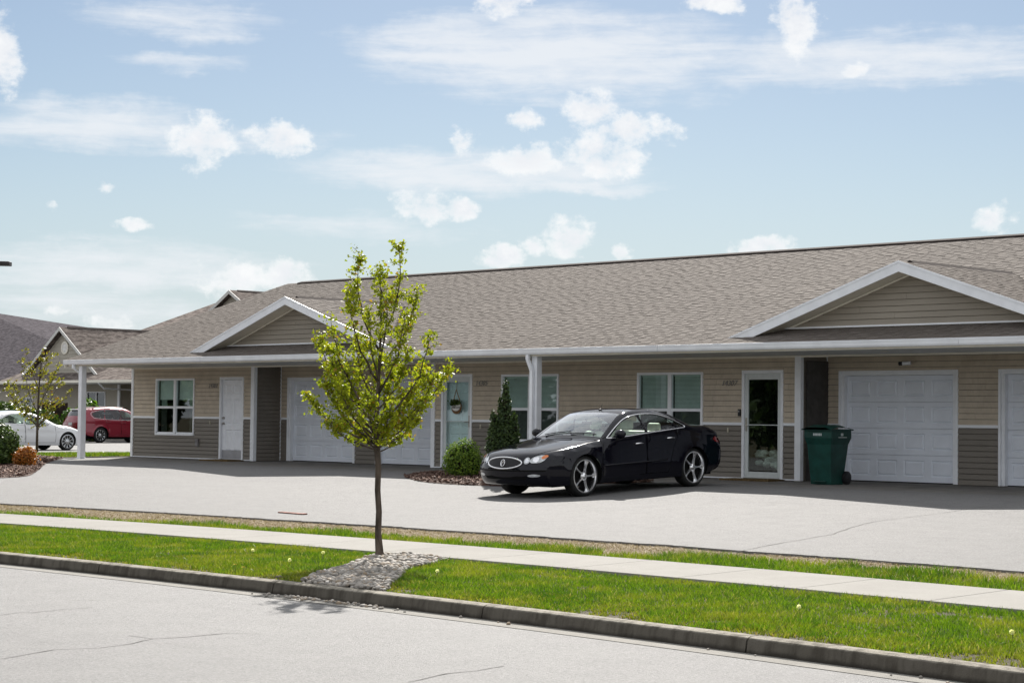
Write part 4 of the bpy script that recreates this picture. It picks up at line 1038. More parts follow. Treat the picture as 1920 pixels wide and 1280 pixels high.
# ------------------------------------------------------------------ the black saloon in front of the house
M['blackpaint'] = paint('black_car_paint', (.0035, .0035, .008), 0., 0., .05, spec=.4)
S = dict(L=5.02, W=1.85, H=1.46, paint=M['blackpaint'], wr=.345, tw=.235, rim_r=.276, arch=.372, axles=(1.0, 3.82), sill=.21, taper=(1.25, 1.3), nose_in=.2, tail_in=.15, tumble=.4,
         top=[(.2, .6), (.23, .68), (.3, .735), (.45, .772), (.7, .812), (1.0, .858), (1.3, .902), (1.5, .932), (1.68, 1.035), (1.98, 1.24), (2.28, 1.385), (2.6, 1.445), (2.9, 1.455), (3.28, 1.435), (3.62, 1.36), (3.95, 1.22), (4.12, 1.12), (4.25, 1.085), (4.45, 1.072), (4.66, 1.05), (4.8, .985), (4.85, .86)],
         tail_down=[(4.88, .7), (4.88, .5), (4.83, .33), (4.68, .26)], nose_down=[(.5, .2), (.29, .22), (.21, .3), (.18, .42), (.18, .52)],
         nose_path=[(.5, .2), (.29, .22), (.21, .3), (.18, .42), (.18, .52), (.2, .6)], tail_path=[(4.85, .86), (4.88, .7), (4.88, .5), (4.83, .33), (4.68, .26)],
         belt=[(0, .56), (.3, .68), (.65, .755), (1.0, .81), (1.35, .865), (1.7, .93), (2.5, .985), (3.3, 1.03), (3.8, 1.07), (4.1, 1.04), (4.4, 1.0), (4.8, .95), (5.1, .85)],
         windows=[[(1.66, .965), (1.95, 1.16), (2.2, 1.275), (2.45, 1.335), (2.58, 1.345), (2.66, 1.02), (2.4, 1.0), (2.0, .98)], [(2.76, 1.025), (2.68, 1.35), (2.95, 1.36), (3.2, 1.34), (3.38, 1.29), (3.55, 1.17), (3.62, 1.085), (3.3, 1.055), (3.0, 1.035)], [(3.68, 1.1), (3.5, 1.235), (3.46, 1.265), (3.66, 1.2), (3.84, 1.125), (3.86, 1.105), (3.78, 1.1)]],
         doors=[[(1.42, .3), (1.4, .6), (1.46, .93), (1.72, 1.01), (2.0, 1.2), (2.3, 1.34), (2.63, 1.385), (2.69, 1.0), (2.66, .6), (2.64, .3)], [(2.66, .302), (2.68, .602), (2.71, 1.002), (2.65, 1.385), (3.0, 1.4), (3.3, 1.36), (3.5, 1.26), (3.68, 1.1), (3.66, .9), (3.52, .72), (3.42, .5), (3.36, .3)]],
         handles=[(2.45, .83), (3.48, .9)], handlemat=M['chrome'], sidemat=[M['carglass']] * 3, mould=M['chrome'],
         dlo=[(1.6, .955), (1.95, 1.18), (2.25, 1.31), (2.6, 1.37), (3.0, 1.378), (3.3, 1.34), (3.6, 1.25), (3.84, 1.15), (3.93, 1.1), (3.9, 1.07), (3.75, 1.062), (3.3, 1.035), (2.7, 1.0), (2.2, .972), (1.85, .955)], dlo_r=.011,
         rub=(1.45, 3.1, .5), mirror=(1.78, 1.0),
         center=lambda y, z: (y - .24 * max(0, (1.3 - y) / 1.12) ** 2.2 + .15 * max(0, (y - 3.9) / .9) ** 2 * (1 if y > 3.9 else 0) - (.07 if 1.3 < y < 2.25 else .0) * math.sin(math.pi * (y - 1.3) / .95) * 1., z + (.035 if z > .6 else .01) * min(1, max(0, y) / .5)),
         pw=2.6, screens=[('windscreen', 1.53, 2.2, .96, .9), ('rear_window', 3.25, 3.8, 1.0, .84)], glassmat={'windscreen': M['screenglass'], 'rear_window': M['carglass']},
         wheel=dict(n=5, w=.062, dish=.012, a0=.3), wmats=dict(rim=M['chromerim']), wheel_in=.03,
         cabin=dict(floor=(1.2, 4.0), dash=1.82, front=2.62, rear=3.45, dz=.02, mat=M['seat'], drv=1))
fy = lambda y: y if y < 1.9 else (1.9 + (y - 1.9) * .83 if y < 3.93 else 3.585 + (y - 3.93) * 1.13)
fz_ = lambda z: z if z < 1.0 else 1.0 + (z - 1.0) * .86
mp = lambda L_: [(fy(a), fz_(b)) for a, b in L_]
for k_ in ('top', 'tail_down', 'tail_path', 'belt', 'dlo'): S[k_] = mp(S[k_])
S['windows'] = [mp(q) for q in S['windows']]; S['doors'] = [mp(q) for q in S['doors']]; S['L'] = 4.78; S['H'] = 1.42; S['handles'] = [(fy(2.42), .83), (fy(3.42), .89)]; S['cabin'] = dict(S['cabin'], front=2.5, rear=3.15, floor=(1.2, 3.7))
sedan = thing('parked_car', 'glossy black saloon car with chrome five-spoke wheels parked nose-out', 'car', (-23.76, 23.42, 0))
SED_ROOT = sedan
X_, hit, topz = make_car(sedan, S)
front_decal('grille', ell(0, .6, .385, .088, 24), hit, surf('black_grille', (.006, .006, .008), .5, .4), sedan, .012, smoothn=0)
front_line('grille_surround', ell(0, .6, .391, .093, 40), hit, M['chrome'], sedan, .014, .012)
em = front_line('emblem', ell(0, .6, .045, .053, 20), hit, M['chrome'], sedan, .007, .022)
for dx in (-.02, .0, .02):
    p0 = hit((dx, -3, .6), (0, 1, 0))[0]; m = MB(); m.tube([(dx - .012, p0.y - .022, .585 + dx), (dx + .014, p0.y - .022, .63 + dx * .5)], .009, 6); m.build('shield', M['chrome'], em, world=False)
for sd in (1, -1):
    h1 = front_decal('headlight', [(sd * x, z) for x, z in ell(.625, .658, .115, .06, 18, .26)], hit, M['lens'], sedan, .01, .015, smoothn=0)
    front_decal('turn_signal', [(sd * x, z) for x, z in ell(.7, .69, .038, .03, 12, .3)], hit, M['amber'], h1, .016, .012, smoothn=0)
    front_decal('reflector', [(sd * x, z) for x, z in ell(.6, .652, .045, .042, 12)], hit, M['chrome'], h1, .0125, .012, smoothn=0)
    h2 = front_decal('headlight', [(sd * x, z) for x, z in ell(.465, .635, .05, .054, 16)], hit, M['lens'], sedan, .01, .012, smoothn=0)
    front_decal('reflector', [(sd * x, z) for x, z in ell(.465, .635, .03, .032, 12)], hit, M['chrome'], h2, .0125, .01, smoothn=0)
    front_decal('fog_lamp', [(sd * x, z) for x, z in ell(.6, .395, .1, .024, 14, .02)], hit, M['lens'], sedan, .006, .012, smoothn=0)
    front_decal('tail_light', [(sd * x, z) for x, z in ((.5, .72), (.8, .74), (.84, .86), (.7, .9), (.52, .88))], hit, M['redlens'], sedan, .006, .03, rear=4.78, smoothn=3)
front_decal('air_intake', [(-.45, .33), (.45, .33), (.5, .375), (.3, .385), (-.3, .385), (-.5, .375)], hit, M['under'], sedan, .004, .03, smoothn=0)
front_line('bumper_line', [(x, .47) for x in np.linspace(-.78, .78, 30)], hit, M['gap'], sedan, .006, .0, closed=False)
p0 = hit((0, 2.35, 3), (0, 0, -1))[0]; m = MB(); m.ball((0, p0.y + .02, p0.z + .005), (.022, .045, .02), 10, 6); m.tube([(0, p0.y + .02, p0.z + .01), (0, p0.y + .07, p0.z + .11)], [.007, .003], 6); m.build('antenna', M['black'], sedan, world=False)
for x0, x1 in ((-.55, .02), (.06, .62)):
    pts = []
    for t in np.linspace(0, 1, 8):
        x = x0 + (x1 - x0) * t; p, n = hit((x, 1.53 + .05 * t, 3), (0, 0, -1)); pts.append(p + Vector((0, 0, .018)))
    m = MB(); m.tube(pts, .009, 5); m.build('wiper', M['black'], sedan, world=False)
for sd in (1, -1):                                # hood shut lines
    pts = []
    for y in np.linspace(.1, 1.48, 24):
        p, n = hit((sd * (.5 + .26 * min(1, y / .9)), y, 3), (0, 0, -1))
        if p is not None: pts.append(p + Vector((0, 0, .0)))
    m = MB(); m.tube(pts, .004, 4); m.build('hood_line', M['gap'], sedan, world=False)
m = MB(); p, n = hit((.3, 1.95, 3), (0, 0, -1)); m.tube([(0, 2.02, 1.205), (0, 1.98, 1.26)], .012, 6); m.box(-.11, .11, 2.0, 2.03, 1.16, 1.22); m.build('rear_view_mirror', M['black'], sedan, world=False, bevel=.01)
# placing: follow the slope of the car park between the axles
def seat_car(root, x, y_nose, L, axles, heading):
    dy = 1 if heading == 'out' else -1           # 'out': nose towards -y (street)
    ya, yb = y_nose + dy * axles[0], y_nose + dy * axles[1]; za, zb2 = G(x, ya) + .012, G(x, yb) + .012
    ang = math.atan2(zb2 - za, abs(yb - ya))
    root.location = (x, y_nose, za - axles[0] * math.sin(ang)); root.rotation_euler = (ang, 0, 0 if heading == 'out' else math.pi)
seat_car(sedan, -23.76, 23.4, 5.02, (1.0, 3.82), 'out')
# ------------------------------------------------------------------ white saloon and red estate on the side drive
M['whitepaint'] = paint('pearl_white_paint', (.72, .73, .75), 1., 0., .35)
M['redpaint'] = paint('ruby_red_paint', (.24, .008, .025), 1., .3, .3)
M['alloy'] = surf('bright_alloy', (.6, .61, .63), .2, .5, metal=1., var=.05)
S2 = dict(S); S2.update(L=4.96, W=1.86, H=1.45, paint=M['whitepaint'], wr=.34, tw=.23, rim_r=.25, arch=.372, axles=(.96, 3.83), sill=.2, nose_in=.2,
    top=[(.2, .6), (.25, .68), (.45, .77), (.8, .87), (1.1, .92), (1.4, .965), (1.65, 1.09), (2.0, 1.26), (2.35, 1.38), (2.7, 1.435), (3.05, 1.44), (3.4, 1.4), (3.75, 1.31), (4.1, 1.18), (4.4, 1.1), (4.66, 1.08), (4.76, 1.02), (4.8, .9)],
    tail_down=[(4.84, .7), (4.84, .5), (4.8, .33), (4.65, .25)], tail_path=[(4.8, .9), (4.84, .7), (4.84, .5), (4.8, .33), (4.65, .25)],
    belt=[(0, .58), (.3, .72), (.7, .84), (1.1, .88), (1.5, .91), (2.5, .95), (3.4, .98), (3.9, 1.02), (4.4, 1.04), (5.1, .95)],
    windows=[[(1.78, .95), (2.1, 1.15), (2.4, 1.27), (2.68, 1.32), (2.76, .985), (2.3, .965)], [(2.85, .99), (2.78, 1.33), (3.1, 1.34), (3.4, 1.3), (3.7, 1.18), (3.86, 1.06), (3.4, 1.005)], [(3.9, 1.075), (3.82, 1.13), (3.84, 1.14), (3.98, 1.08)]],
    doors=[[(1.5, .3), (1.48, .6), (1.52, .92), (1.85, 1.02), (2.2, 1.24), (2.5, 1.34), (2.73, 1.37), (2.79, .98), (2.76, .6), (2.74, .3)], [(2.76, .302), (2.78, .602), (2.81, .982), (2.75, 1.372), (3.1, 1.38), (3.45, 1.33), (3.7, 1.22), (3.88, 1.03), (3.72, .75), (3.5, .55), (3.4, .3)]],
    handles=[(2.58, .8), (3.6, .84)], handlemat=M['whitepaint'], mould=M['chrome'], dlo=[(1.72, .935), (2.1, 1.17), (2.4, 1.3), (2.75, 1.355), (3.1, 1.36), (3.42, 1.32), (3.75, 1.2), (4.02, 1.07), (3.9, 1.03), (3.4, .985), (2.7, .955), (2.1, .935)], dlo_r=.008,
    screens=[('windscreen', 1.46, 2.3, .96, .9), ('rear_window', 3.7, 4.35, 1.0, .84)], rub=None, mirror=(1.92, .98), sidemat=[M['carglass'], M['carglass'], M['privacy']], wheel=dict(n=10, w=.03, dish=.015, twin=(-.1, .1)), wmats=dict(rim=M['alloy']), crease=lambda y: .72 + .03 * y)
S2['cabin'] = dict(floor=(1.2, 4.0), dash=1.92, front=2.7, rear=3.5, dz=.0, mat=M['seat'], drv=1)
white = thing('parked_car', 'white saloon car beyond the left porch post', 'car', (0, 0, 0))
_, hit2, _ = make_car(white, S2)
for sd in (1, -1):
    front_decal('headlight', [(sd * x, z) for x, z in ((.42, .62), (.74, .68), (.82, .74), (.6, .71))], hit2, M['lens'], white, .008, .02, smoothn=2)
    front_decal('tail_light', [(sd * x, z) for x, z in ((.4, .86), (.8, .84), (.84, .92), (.5, .95))], hit2, M['redlens'], white, .008, .03, rear=4.96, smoothn=2)
front_decal('grille', [(-.3, .3), (.3, .3), (.2, .5), (.34, .66), (-.34, .66), (-.2, .5)], hit2, M['black'], white, .006, .03, smoothn=0)
S3 = dict(S); S3.update(L=4.95, W=1.93, H=1.73, paint=M['redpaint'], wr=.38, tw=.235, rim_r=.262, arch=.43, axles=(.98, 3.83), sill=.3, nose_in=.18, tail_in=.12, tumble=.3, taper=(1.2, 1.0),
    top=[(.18, .8), (.24, .9), (.45, .98), (.8, 1.05), (1.1, 1.1), (1.35, 1.16), (1.6, 1.33), (1.9, 1.51), (2.2, 1.63), (2.6, 1.7), (3.1, 1.72), (3.6, 1.705), (4.1, 1.66), (4.4, 1.61), (4.58, 1.5), (4.72, 1.25), (4.8, 1.05)],
    tail_down=[(4.85, .9), (4.86, .65), (4.82, .45), (4.65, .38)], tail_path=[(4.8, 1.05), (4.85, .9), (4.86, .65), (4.82, .45), (4.65, .38)],
    nose_down=[(.5, .28), (.28, .3), (.18, .42), (.14, .6), (.15, .72)], nose_path=[(.5, .28), (.28, .3), (.18, .42), (.14, .6), (.15, .72), (.18, .8)],
    belt=[(0, .78), (.4, .94), (1.0, 1.03), (1.6, 1.08), (2.6, 1.11), (3.6, 1.15), (4.3, 1.2), (5.1, 1.1)],
    windows=[[(1.78, 1.12), (2.05, 1.36), (2.3, 1.5), (2.6, 1.56), (2.66, 1.13)], [(2.74, 1.135), (2.68, 1.57), (3.1, 1.585), (3.48, 1.57), (3.56, 1.18), (3.2, 1.15)], [(3.64, 1.185), (3.56, 1.565), (4.0, 1.52), (4.28, 1.42), (4.2, 1.25), (3.95, 1.2)]],
    doors=[[(1.5, .4), (1.48, .8), (1.52, 1.08), (1.85, 1.24), (2.15, 1.5), (2.63, 1.62), (2.69, 1.1), (2.66, .7), (2.64, .4)], [(2.66, .402), (2.68, .702), (2.71, 1.102), (2.65, 1.622), (3.1, 1.64), (3.52, 1.62), (3.6, 1.15), (3.5, .9), (3.4, .7), (3.35, .4)]],
    handles=[(2.5, .98), (3.4, 1.02)], handlemat=M['redpaint'], mould=M['chrome'], dlo=[(1.72, 1.105), (2.05, 1.38), (2.3, 1.525), (2.62, 1.59), (3.1, 1.61), (3.6, 1.59), (4.05, 1.54), (4.34, 1.43), (4.25, 1.23), (3.95, 1.18), (3.2, 1.13), (2.4, 1.11)], dlo_r=.008,
    rub=None, mirror=(1.92, 1.12), sidemat=[M['carglass'], M['privacy'], M['privacy']], wheel=dict(n=10, w=.032, dish=.015, twin=(-.1, .1)), wmats=dict(rim=M['alloy']), crease=lambda y: .92 + .03 * y,
    screens=[('windscreen', 1.4, 2.1, 1.1, .9), ('rear_window', 4.5, 4.72, 1.2, .8)], glassmat={'windscreen': M['screenglass'], 'rear_window': M['privacy']},
    center=lambda y, z: (y - .2 * max(0, (1.2 - y) / 1.1) ** 2.2 + (.12 * max(0, (y - 4.0) / .85) ** 2 if y > 4 else 0), z + (.05 if z > .9 else .01) * min(1, max(0, y) / .5)))
S3['cabin'] = dict(floor=(1.2, 4.4), dash=1.95, front=2.75, rear=3.55, dz=.2, mat=M['black'], drv=1)
red = thing('parked_car', 'dark red sport utility car parked beyond the white saloon', 'car', (0, 0, 0))
_, hit3, _ = make_car(red, S3)
for sd in (1, -1):
    front_decal('headlight', [(sd * x, z) for x, z in ((.45, .78), (.8, .82), (.85, .9), (.6, .88))], hit3, M['lens'], red, .008, .02, smoothn=2)
    front_decal('tail_light', [(sd * x, z) for x, z in ((.4, 1.03), (.84, 1.0), (.88, 1.1), (.5, 1.12))], hit3, M['redlens'], red, .01, .03, rear=4.95, smoothn=2)
front_decal('number_plate', [(-.16, .84), (.16, .84), (.16, .98), (-.16, .98)], hit3, M['plate'], red, .012, .05, rear=4.95, smoothn=0)
front_decal('lower_bumper', [(-.8, .4), (.8, .4), (.84, .56), (-.84, .56)], hit3, M['black'], red, .008, .05, rear=4.95, smoothn=0)
m = MB(); m.prism([(4.35, 1.635), (4.62, 1.63), (4.66, 1.6), (4.4, 1.59)], 'x', -.6, .6); m.build('spoiler', M['whitepaint'], red, world=False, bevel=.01)
for sd in (1, -1):
    m = MB(); m.tube([(sd * .62, 2.3, 1.66), (sd * .62, 2.4, 1.75), (sd * .62, 4.0, 1.74), (sd * .62, 4.15, 1.67)], .016, 6); m.build('roof_rail', M['black'], red, world=False)
seat_car(white, -65.95, 41.85, 4.96, (.96, 3.83), 'in')
seat_car(red, -83.85, 57.8, 4.95, (.98, 3.83), 'in')
# ================================================================== plants
M['treeleaf'] = leafmat('young_pear_leaf', (.19, .245, .012), (.4, .42, .028), (.32, .2, .03), .5)
M['sparseleaf'] = leafmat('yellow_green_leaf', (.16, .17, .03), (.3, .27, .04), (.2, .1, .03), .45)
M['boxleaf'] = leafmat('boxwood_leaf', (.07, .14, .014), (.22, .32, .035), None, .35, .6)
M['arbleaf'] = leafmat('arborvitae_scale', (.018, .04, .01), (.06, .1, .022), None, .2, .6)
M['hedgeleaf'] = leafmat('hedge_leaf', (.03, .06, .012), (.1, .16, .03), None, .3)
M['limeleaf'] = leafmat('bright_shrub_leaf', (.06, .13, .015), (.13, .24, .03), None, .35)
M['orangeleaf'] = leafmat('orange_barberry_leaf', (.32, .1, .015), (.5, .2, .03), (.2, .14, .03), .35)
M['grass'] = leafmat('lawn_grass', (.06, .15, .006), (.19, .3, .018), (.3, .27, .08), .4)
def grassmat():
    m, t = new_mat('mixed_lawn_grass'); g = t.n('ShaderNodeNewGeometry'); rd = g.outputs['Random Per Island']; co = g.outputs['Position']
    a = t.noise(co, .9, 4, .6); b = t.noise(co, 4., 3, .6); c = t.noise(t.vm('ADD', co, (31., 7., 0.)), 1.7, 4, .65)
    cc = t.mix(t.smooth(t.m('ADD', t.m('MULTIPLY', rd, .7), t.m('MULTIPLY', b, .4)), .2, .9), (.045, .1, .005), (.16, .25, .014))
    cc = t.mix(t.m('MULTIPLY', t.smooth(a, .52, .68), .7), cc, (.03, .095, .004))
    cc = t.mix(t.m('MULTIPLY', t.smooth(c, .45, .65), .8), cc, (.24, .25, .025))
    cc = t.mix(t.smooth(t.m('ADD', rd, t.m('MULTIPLY', c, .35)), 1.1, 1.16), cc, (.36, .31, .14))
    p = t.n('ShaderNodeBsdfPrincipled', ins={'Base Color': cc, 'Roughness': .4, 'Specular IOR Level': .35}); tr = t.n('ShaderNodeBsdfTranslucent', ins={0: t.mix(1., cc, (1.1, 1.25, .5), 'MULTIPLY')})
    mx = t.n('ShaderNodeMixShader', ins={0: .42}); t.t.links.new(p.outputs[0], mx.inputs[1]); t.t.links.new(tr.outputs[0], mx.inputs[2]); t.t.links.new(mx.outputs[0], t.n('ShaderNodeOutputMaterial').inputs[0]); return m
M['grass'] = grassmat()
M['moss'] = leafmat('yellow_green_tuft', (.13, .16, .012), (.3, .32, .04), (.3, .22, .1), .35, .6)
M['straw'] = leafmat('dry_straw', (.3, .23, .14), (.52, .43, .29), (.12, .085, .055), .1, .8)
M['dkcore'] = surf('shaded_twigs', (.02, .018, .012), .95, .05)
def leaf_cloud(C, N, size, up_bias=0., aspect=1.5, fold=True):
    """C: (n,3) centres; N: preferred normals or None. Returns folded leaf quads as numpy arrays"""
    n = len(C); r = rng
    d = r.normal(size=(n, 3)); d /= np.linalg.norm(d, axis=1)[:, None]
    if N is not None: d = d * .8 + N * .9; d /= np.linalg.norm(d, axis=1)[:, None]
    d[:, 2] += up_bias
    t = np.cross(d, r.normal(size=(n, 3))); t /= np.linalg.norm(t, axis=1)[:, None] + 1e-9; b = np.cross(t, d); b /= np.linalg.norm(b, axis=1)[:, None] + 1e-9
    s = size * r.uniform(.65, 1.35, n)[:, None]; l = t * s * aspect * .5; wv = b * s * .5; nn = d / (np.linalg.norm(d, axis=1)[:, None] + 1e-9) * s * .16
    V = np.stack([C - l, C + wv * .9 + nn, C + l, C - wv * .9 + nn], 1).reshape(-1, 3)
    i = np.arange(n) * 4; F = np.stack([np.stack([i, i + 1, i + 2], 1), np.stack([i, i + 2, i + 3], 1)], 1).reshape(-1, 3)
    return V, F
def branch_tube(mb, p0, p1, r0, r1, bow, n=6, seg=6):
    p0, p1 = Vector(p0), Vector(p1); d = p1 - p0; pts = []; rr = []
    for k in range(n + 1):
        t = k / n; q = p0 + d * t + Vector(bow) * (math.sin(math.pi * t) * d.length * .12) + Vector((rnd.uniform(-1, 1), rnd.uniform(-1, 1), 0)) * (.012 * d.length * (1 if 0 < k < n else 0)); pts.append(q); rr.append(r0 + (r1 - r0) * t)
    mb.tube(pts, rr, seg); return pts
# ---- street tree
TB = Vector((-17.06, 14.8, 0)); TB.z = G(TB.x, TB.y) - .01
tree = thing('street_tree', 'young street tree with yellow-green spring leaves growing from a gravel patch', 'tree', TB)
SCL = 22.6 / FPX
def tp(px, py, dep=0.): return TB + R0 * ((px - 710) * SCL) + F0 * dep + Z0 * ((1047 - py) * SCL)
tr = MB(); tr.tube([tp(712, 1050), tp(711, 1035), tp(708, 1000), tp(709, 960, .01), tp(706, 920), tp(707, 880, -.01), tp(704, 840)], [.07, .048, .038, .035, .034, .034, .037], 12)
lead = [tp(704, 840), tp(702, 780, .03), tp(706, 700, -.02), tp(708, 620, .02), tp(709, 545, 0)]
tr.tube(lead, [.034, .027, .02, .013, .006], 8)
tips = [(737, 456, .1, 640), (667, 480, -.12, 660), (772, 535, .22, 690), (706, 500, .0, 600), (652, 545, -.25, 720), (755, 590, -.3, 740), (588, 628, .2, 815), (618, 600, -.3, 790), (803, 632, -.2, 800), (572, 745, -.1, 835), (598, 680, .35, 825), (836, 688, .15, 820), (785, 690, .42, 800), (618, 795, -.35, 845), (792, 755, -.3, 835), (655, 640, .4, 760), (758, 650, .3, 770), (690, 590, -.35, 720), (725, 690, .5, 800), (640, 730, -.5, 830), (735, 760, -.45, 835), (668, 790, .4, 845), (700, 660, .55, 780), (745, 820, .2, 850), (640, 690, .1, 800), (720, 560, -.15, 680), (600, 720, .2, 835), (640, 770, .3, 845), (690, 745, -.4, 838), (780, 782, .1, 842), (815, 705, -.3, 822), (720, 800, -.3, 848), (770, 720, .1, 815), (610, 650, -.05, 800)]
LC = []
for (px, py, dep, oy) in tips:
    o = tp(704 + (708 - 704) * (840 - oy) / 300, oy, 0); e = tp(px, py, dep); sidew = (e - o); sidew.z = 0
    bow = Vector((sidew.x, sidew.y, 0)).normalized() * .8 + Vector((0, 0, -.35)) if sidew.length > .05 else Vector((0, 0, 0))
    ln = (e - o).length
    pts = branch_tube(tr, o, e, 0.006 + .0085 * ln, .0025, bow, 8, 6)
    for k in range(int(13 + ln * 17)):
        t = rnd.uniform(.26, 1.) ** .8; f = t * (len(pts) - 1); i = min(int(f), len(pts) - 2); q = pts[i].lerp(pts[i + 1], f - i)
        dv = Vector((rnd.gauss(0, 1), rnd.gauss(0, 1), rnd.uniform(-.1, 1.1))).normalized() * rnd.uniform(.05, .2) * (1.15 - .55 * t)
        g = q + dv; tr.tube([q, q + dv * .5 + Vector((0, 0, .008)), g], [.0035, .0025, .0015], 4, cap=False)
        for _ in range(rnd.randint(9, 17)):
            s = rnd.uniform(.3, 1.12); LC.append(q + dv * s + Vector((rnd.gauss(0, .024), rnd.gauss(0, .024), rnd.gauss(0, .026))))
tr.build('trunk', M['bark'], tree, smooth=True)
C = np.array([tuple(v) for v in LC]); V, F = leaf_cloud(C, None, .033, .25, 1.35); soup('crown', V, F, M['treeleaf'], tree)
print('street tree leaves', len(C))
# ---- sparse tree on the left
SB = at_depth(69, 846, 57.); SB.z = G(SB.x, SB.y) - .02; k2 = 57. / FPX
sp = thing('small_tree', 'thin sparse tree with yellowing leaves left of the porch', 'tree', SB)
def sp_(px, py, dep=0.): return SB + R0 * ((px - 69) * k2) + F0 * dep + Z0 * ((846 - py) * k2)
tr = MB(); tr.tube([sp_(69, 850), sp_(69, 800), sp_(70, 740), sp_(72, 690), sp_(76, 645)], [.045, .036, .028, .018, .006], 8); LC = []
for (px, py, dep, oy) in [(30, 665, .2, 770), (20, 705, -.3, 780), (105, 660, .3, 760), (118, 700, -.2, 775), (128, 722, .3, 790), (50, 655, -.3, 720), (92, 655, -.2, 710), (15, 735, .1, 790), (100, 740, .5, 790), (45, 745, -.5, 795), (84, 690, .5, 760), (60, 700, .5, 770), (75, 770, .2, 800), (5, 720, -.1, 780), (78, 650, .0, 720)]:
    pts = branch_tube(tr, sp_(70, oy), sp_(px, py, dep), .014, .003, (0, 0, -.4), 6, 5)
    for k in range(17):
        t = rnd.uniform(.3, 1.); f = t * (len(pts) - 1); i = min(int(f), len(pts) - 2); q = pts[i].lerp(pts[i + 1], f - i); dv = Vector((rnd.gauss(0, 1), rnd.gauss(0, 1), rnd.uniform(-.3, 1))).normalized() * rnd.uniform(.05, .22)
        tr.tube([q, q + dv], [.004, .002], 4, cap=False)
        for _ in range(rnd.randint(3, 8)): LC.append(q + dv * rnd.uniform(.5, 1.1) + Vector((rnd.gauss(0, .03),) * 3))
tr.build('trunk', M['bark'], sp, smooth=True); V, F = leaf_cloud(np.array([tuple(v) for v in LC]), None, .06, .2, 1.3); soup('crown', V, F, M['sparseleaf'], sp)
# ---- shrubs: shell of leaves on lumpy masses over a dark twig core
def shrub(name, label, cat, base, lumps, n, size, mat, core=.62, spike=0., group=None):
    """lumps: (dx, dy, cz, rx, ry, rz) relative to the base"""
    t = thing(name, label, cat, base, group=group); b = MB()
    for (dx, dy, cz, rx, ry, rz) in lumps: b.ball((base[0] + dx, base[1] + dy, base[2] + cz), (rx * core, ry * core, rz * core), 10, 7)
    for k in range(5):
        a = k * 1.26; b.tube([(base[0], base[1], base[2] - .03), (base[0] + .1 * math.cos(a), base[1] + .1 * math.sin(a), base[2] + .25)], .012, 5)
    b.build('stems', M['dkcore'], t, smooth=True)
    vol = np.array([l[3] * l[4] + l[4] * l[5] + l[3] * l[5] for l in lumps]); pick = rng.choice(len(lumps), n, p=vol / vol.sum()); Lm = np.array(lumps)[pick]
    d = rng.normal(size=(n, 3)); d /= np.linalg.norm(d, axis=1)[:, None]
    rad = (.62 + .42 * rng.random(n) ** .6) * (1 + .1 * np.sin(d[:, 0] * 9 + Lm[:, 0] * 40) * np.sin(d[:, 2] * 8 + d[:, 1] * 7) + spike * (rng.random(n) < .12) * rng.random(n))
    C = Lm[:, :3] + d * Lm[:, 3:6] * rad[:, None] + np.array(base)
    gz = base[2] + .01; ok = C[:, 2] > gz
    V, F = leaf_cloud(C[ok], d[ok], size, .3, 1.5); soup('foliage', V, F, mat, t); return t
def gpt(x, y): return Vector((x, y, G(x, y)))
BXP = on_z(868, 901, -.1)
shrub('boxwood_shrub', 'round light green shrub in the mulch bed beside the storm door', 'shrub', gpt(BXP.x, BXP.y), [(0, 0, .33, .36, .36, .34), (.04, .02, .52, .27, .27, .28), (-.22, -.05, .3, .22, .22, .24), (.22, .05, .33, .22, .22, .26), (-.11, -.11, .46, .2, .2, .24)], 5200, .03, M['boxleaf'], .6, .3)
AB = gpt(-26.85, 26.35)
def spire(dx, dy, h, r_): return [(dx, dy, h * (.08 + .13 * k), r_ * (1 - (k / 7.) ** 1.6) + .03, r_ * (1 - (k / 7.) ** 1.6) + .03, h * .13) for k in range(7)]
shrub('arborvitae', 'tall dark green columnar evergreen with several spires in front of the window', 'evergreen', AB, spire(.03, .02, 1.97, .2) + spire(-.14, -.12, 1.36, .16) + spire(.16, .14, 1.34, .15) + spire(-.03, -.04, 1.62, .17), 12000, .036, M['arbleaf'], .66, .35)
OB = on_z(47, 869, -.06); shrub('barberry_shrub', 'small rounded orange-leaved shrub in the left mulch bed', 'shrub', gpt(OB.x, OB.y), [(0, 0, .22, .27, .27, .22), (.05, .03, .33, .18, .18, .17), (-.12, -.08, .22, .15, .15, .16)], 2600, .034, M['orangeleaf'], .55, .5)
LB = on_z(2, 868, -.06); shrub('evergreen_bush', 'full dark green bush at the left edge of the picture', 'shrub', gpt(LB.x - .25, LB.y), [(0, 0, .42, .5, .5, .45), (-.15, .1, .75, .38, .38, .32), (.2, .15, .6, .32, .32, .3), (-.3, -.2, .5, .4, .4, .4), (.24, -.05, .3, .28, .28, .28)], 7500, .06, M['hedgeleaf'], .7, .3)
def bg_shrub(px, py, d, w_px, h_px, mat, label, n=1500, size=.16):
    b = at_depth(px, py, d); b.z = G(b.x, b.y); k = d / FPX; rw, h = w_px * k / 2, h_px * k; r = random.Random(int(px))
    lumps = [(0, 0, h * .5, rw * .75, rw * .75, h * .5)] + [(r.uniform(-.5, .5) * rw, r.uniform(-.5, .5) * rw, h * r.uniform(.35, .75), rw * .5, rw * .5, h * .3) for _ in range(5)]
    return shrub('background_shrub', label, 'shrub', b, lumps, n, size, mat, .8, .2, group='shrubs along the far buildings')
bg_shrub(20, 812, 92, 110, 75, M['hedgeleaf'], 'leafy green shrub rising behind the roof of the white car', 2600)
bg_shrub(75, 812, 96, 90, 62, M['hedgeleaf'], 'dark shrub behind the trunk of the sparse tree', 2200)
bg_shrub(-30, 812, 90, 80, 60, M['hedgeleaf'], 'dark shrub cut by the left edge behind the white car', 1800)
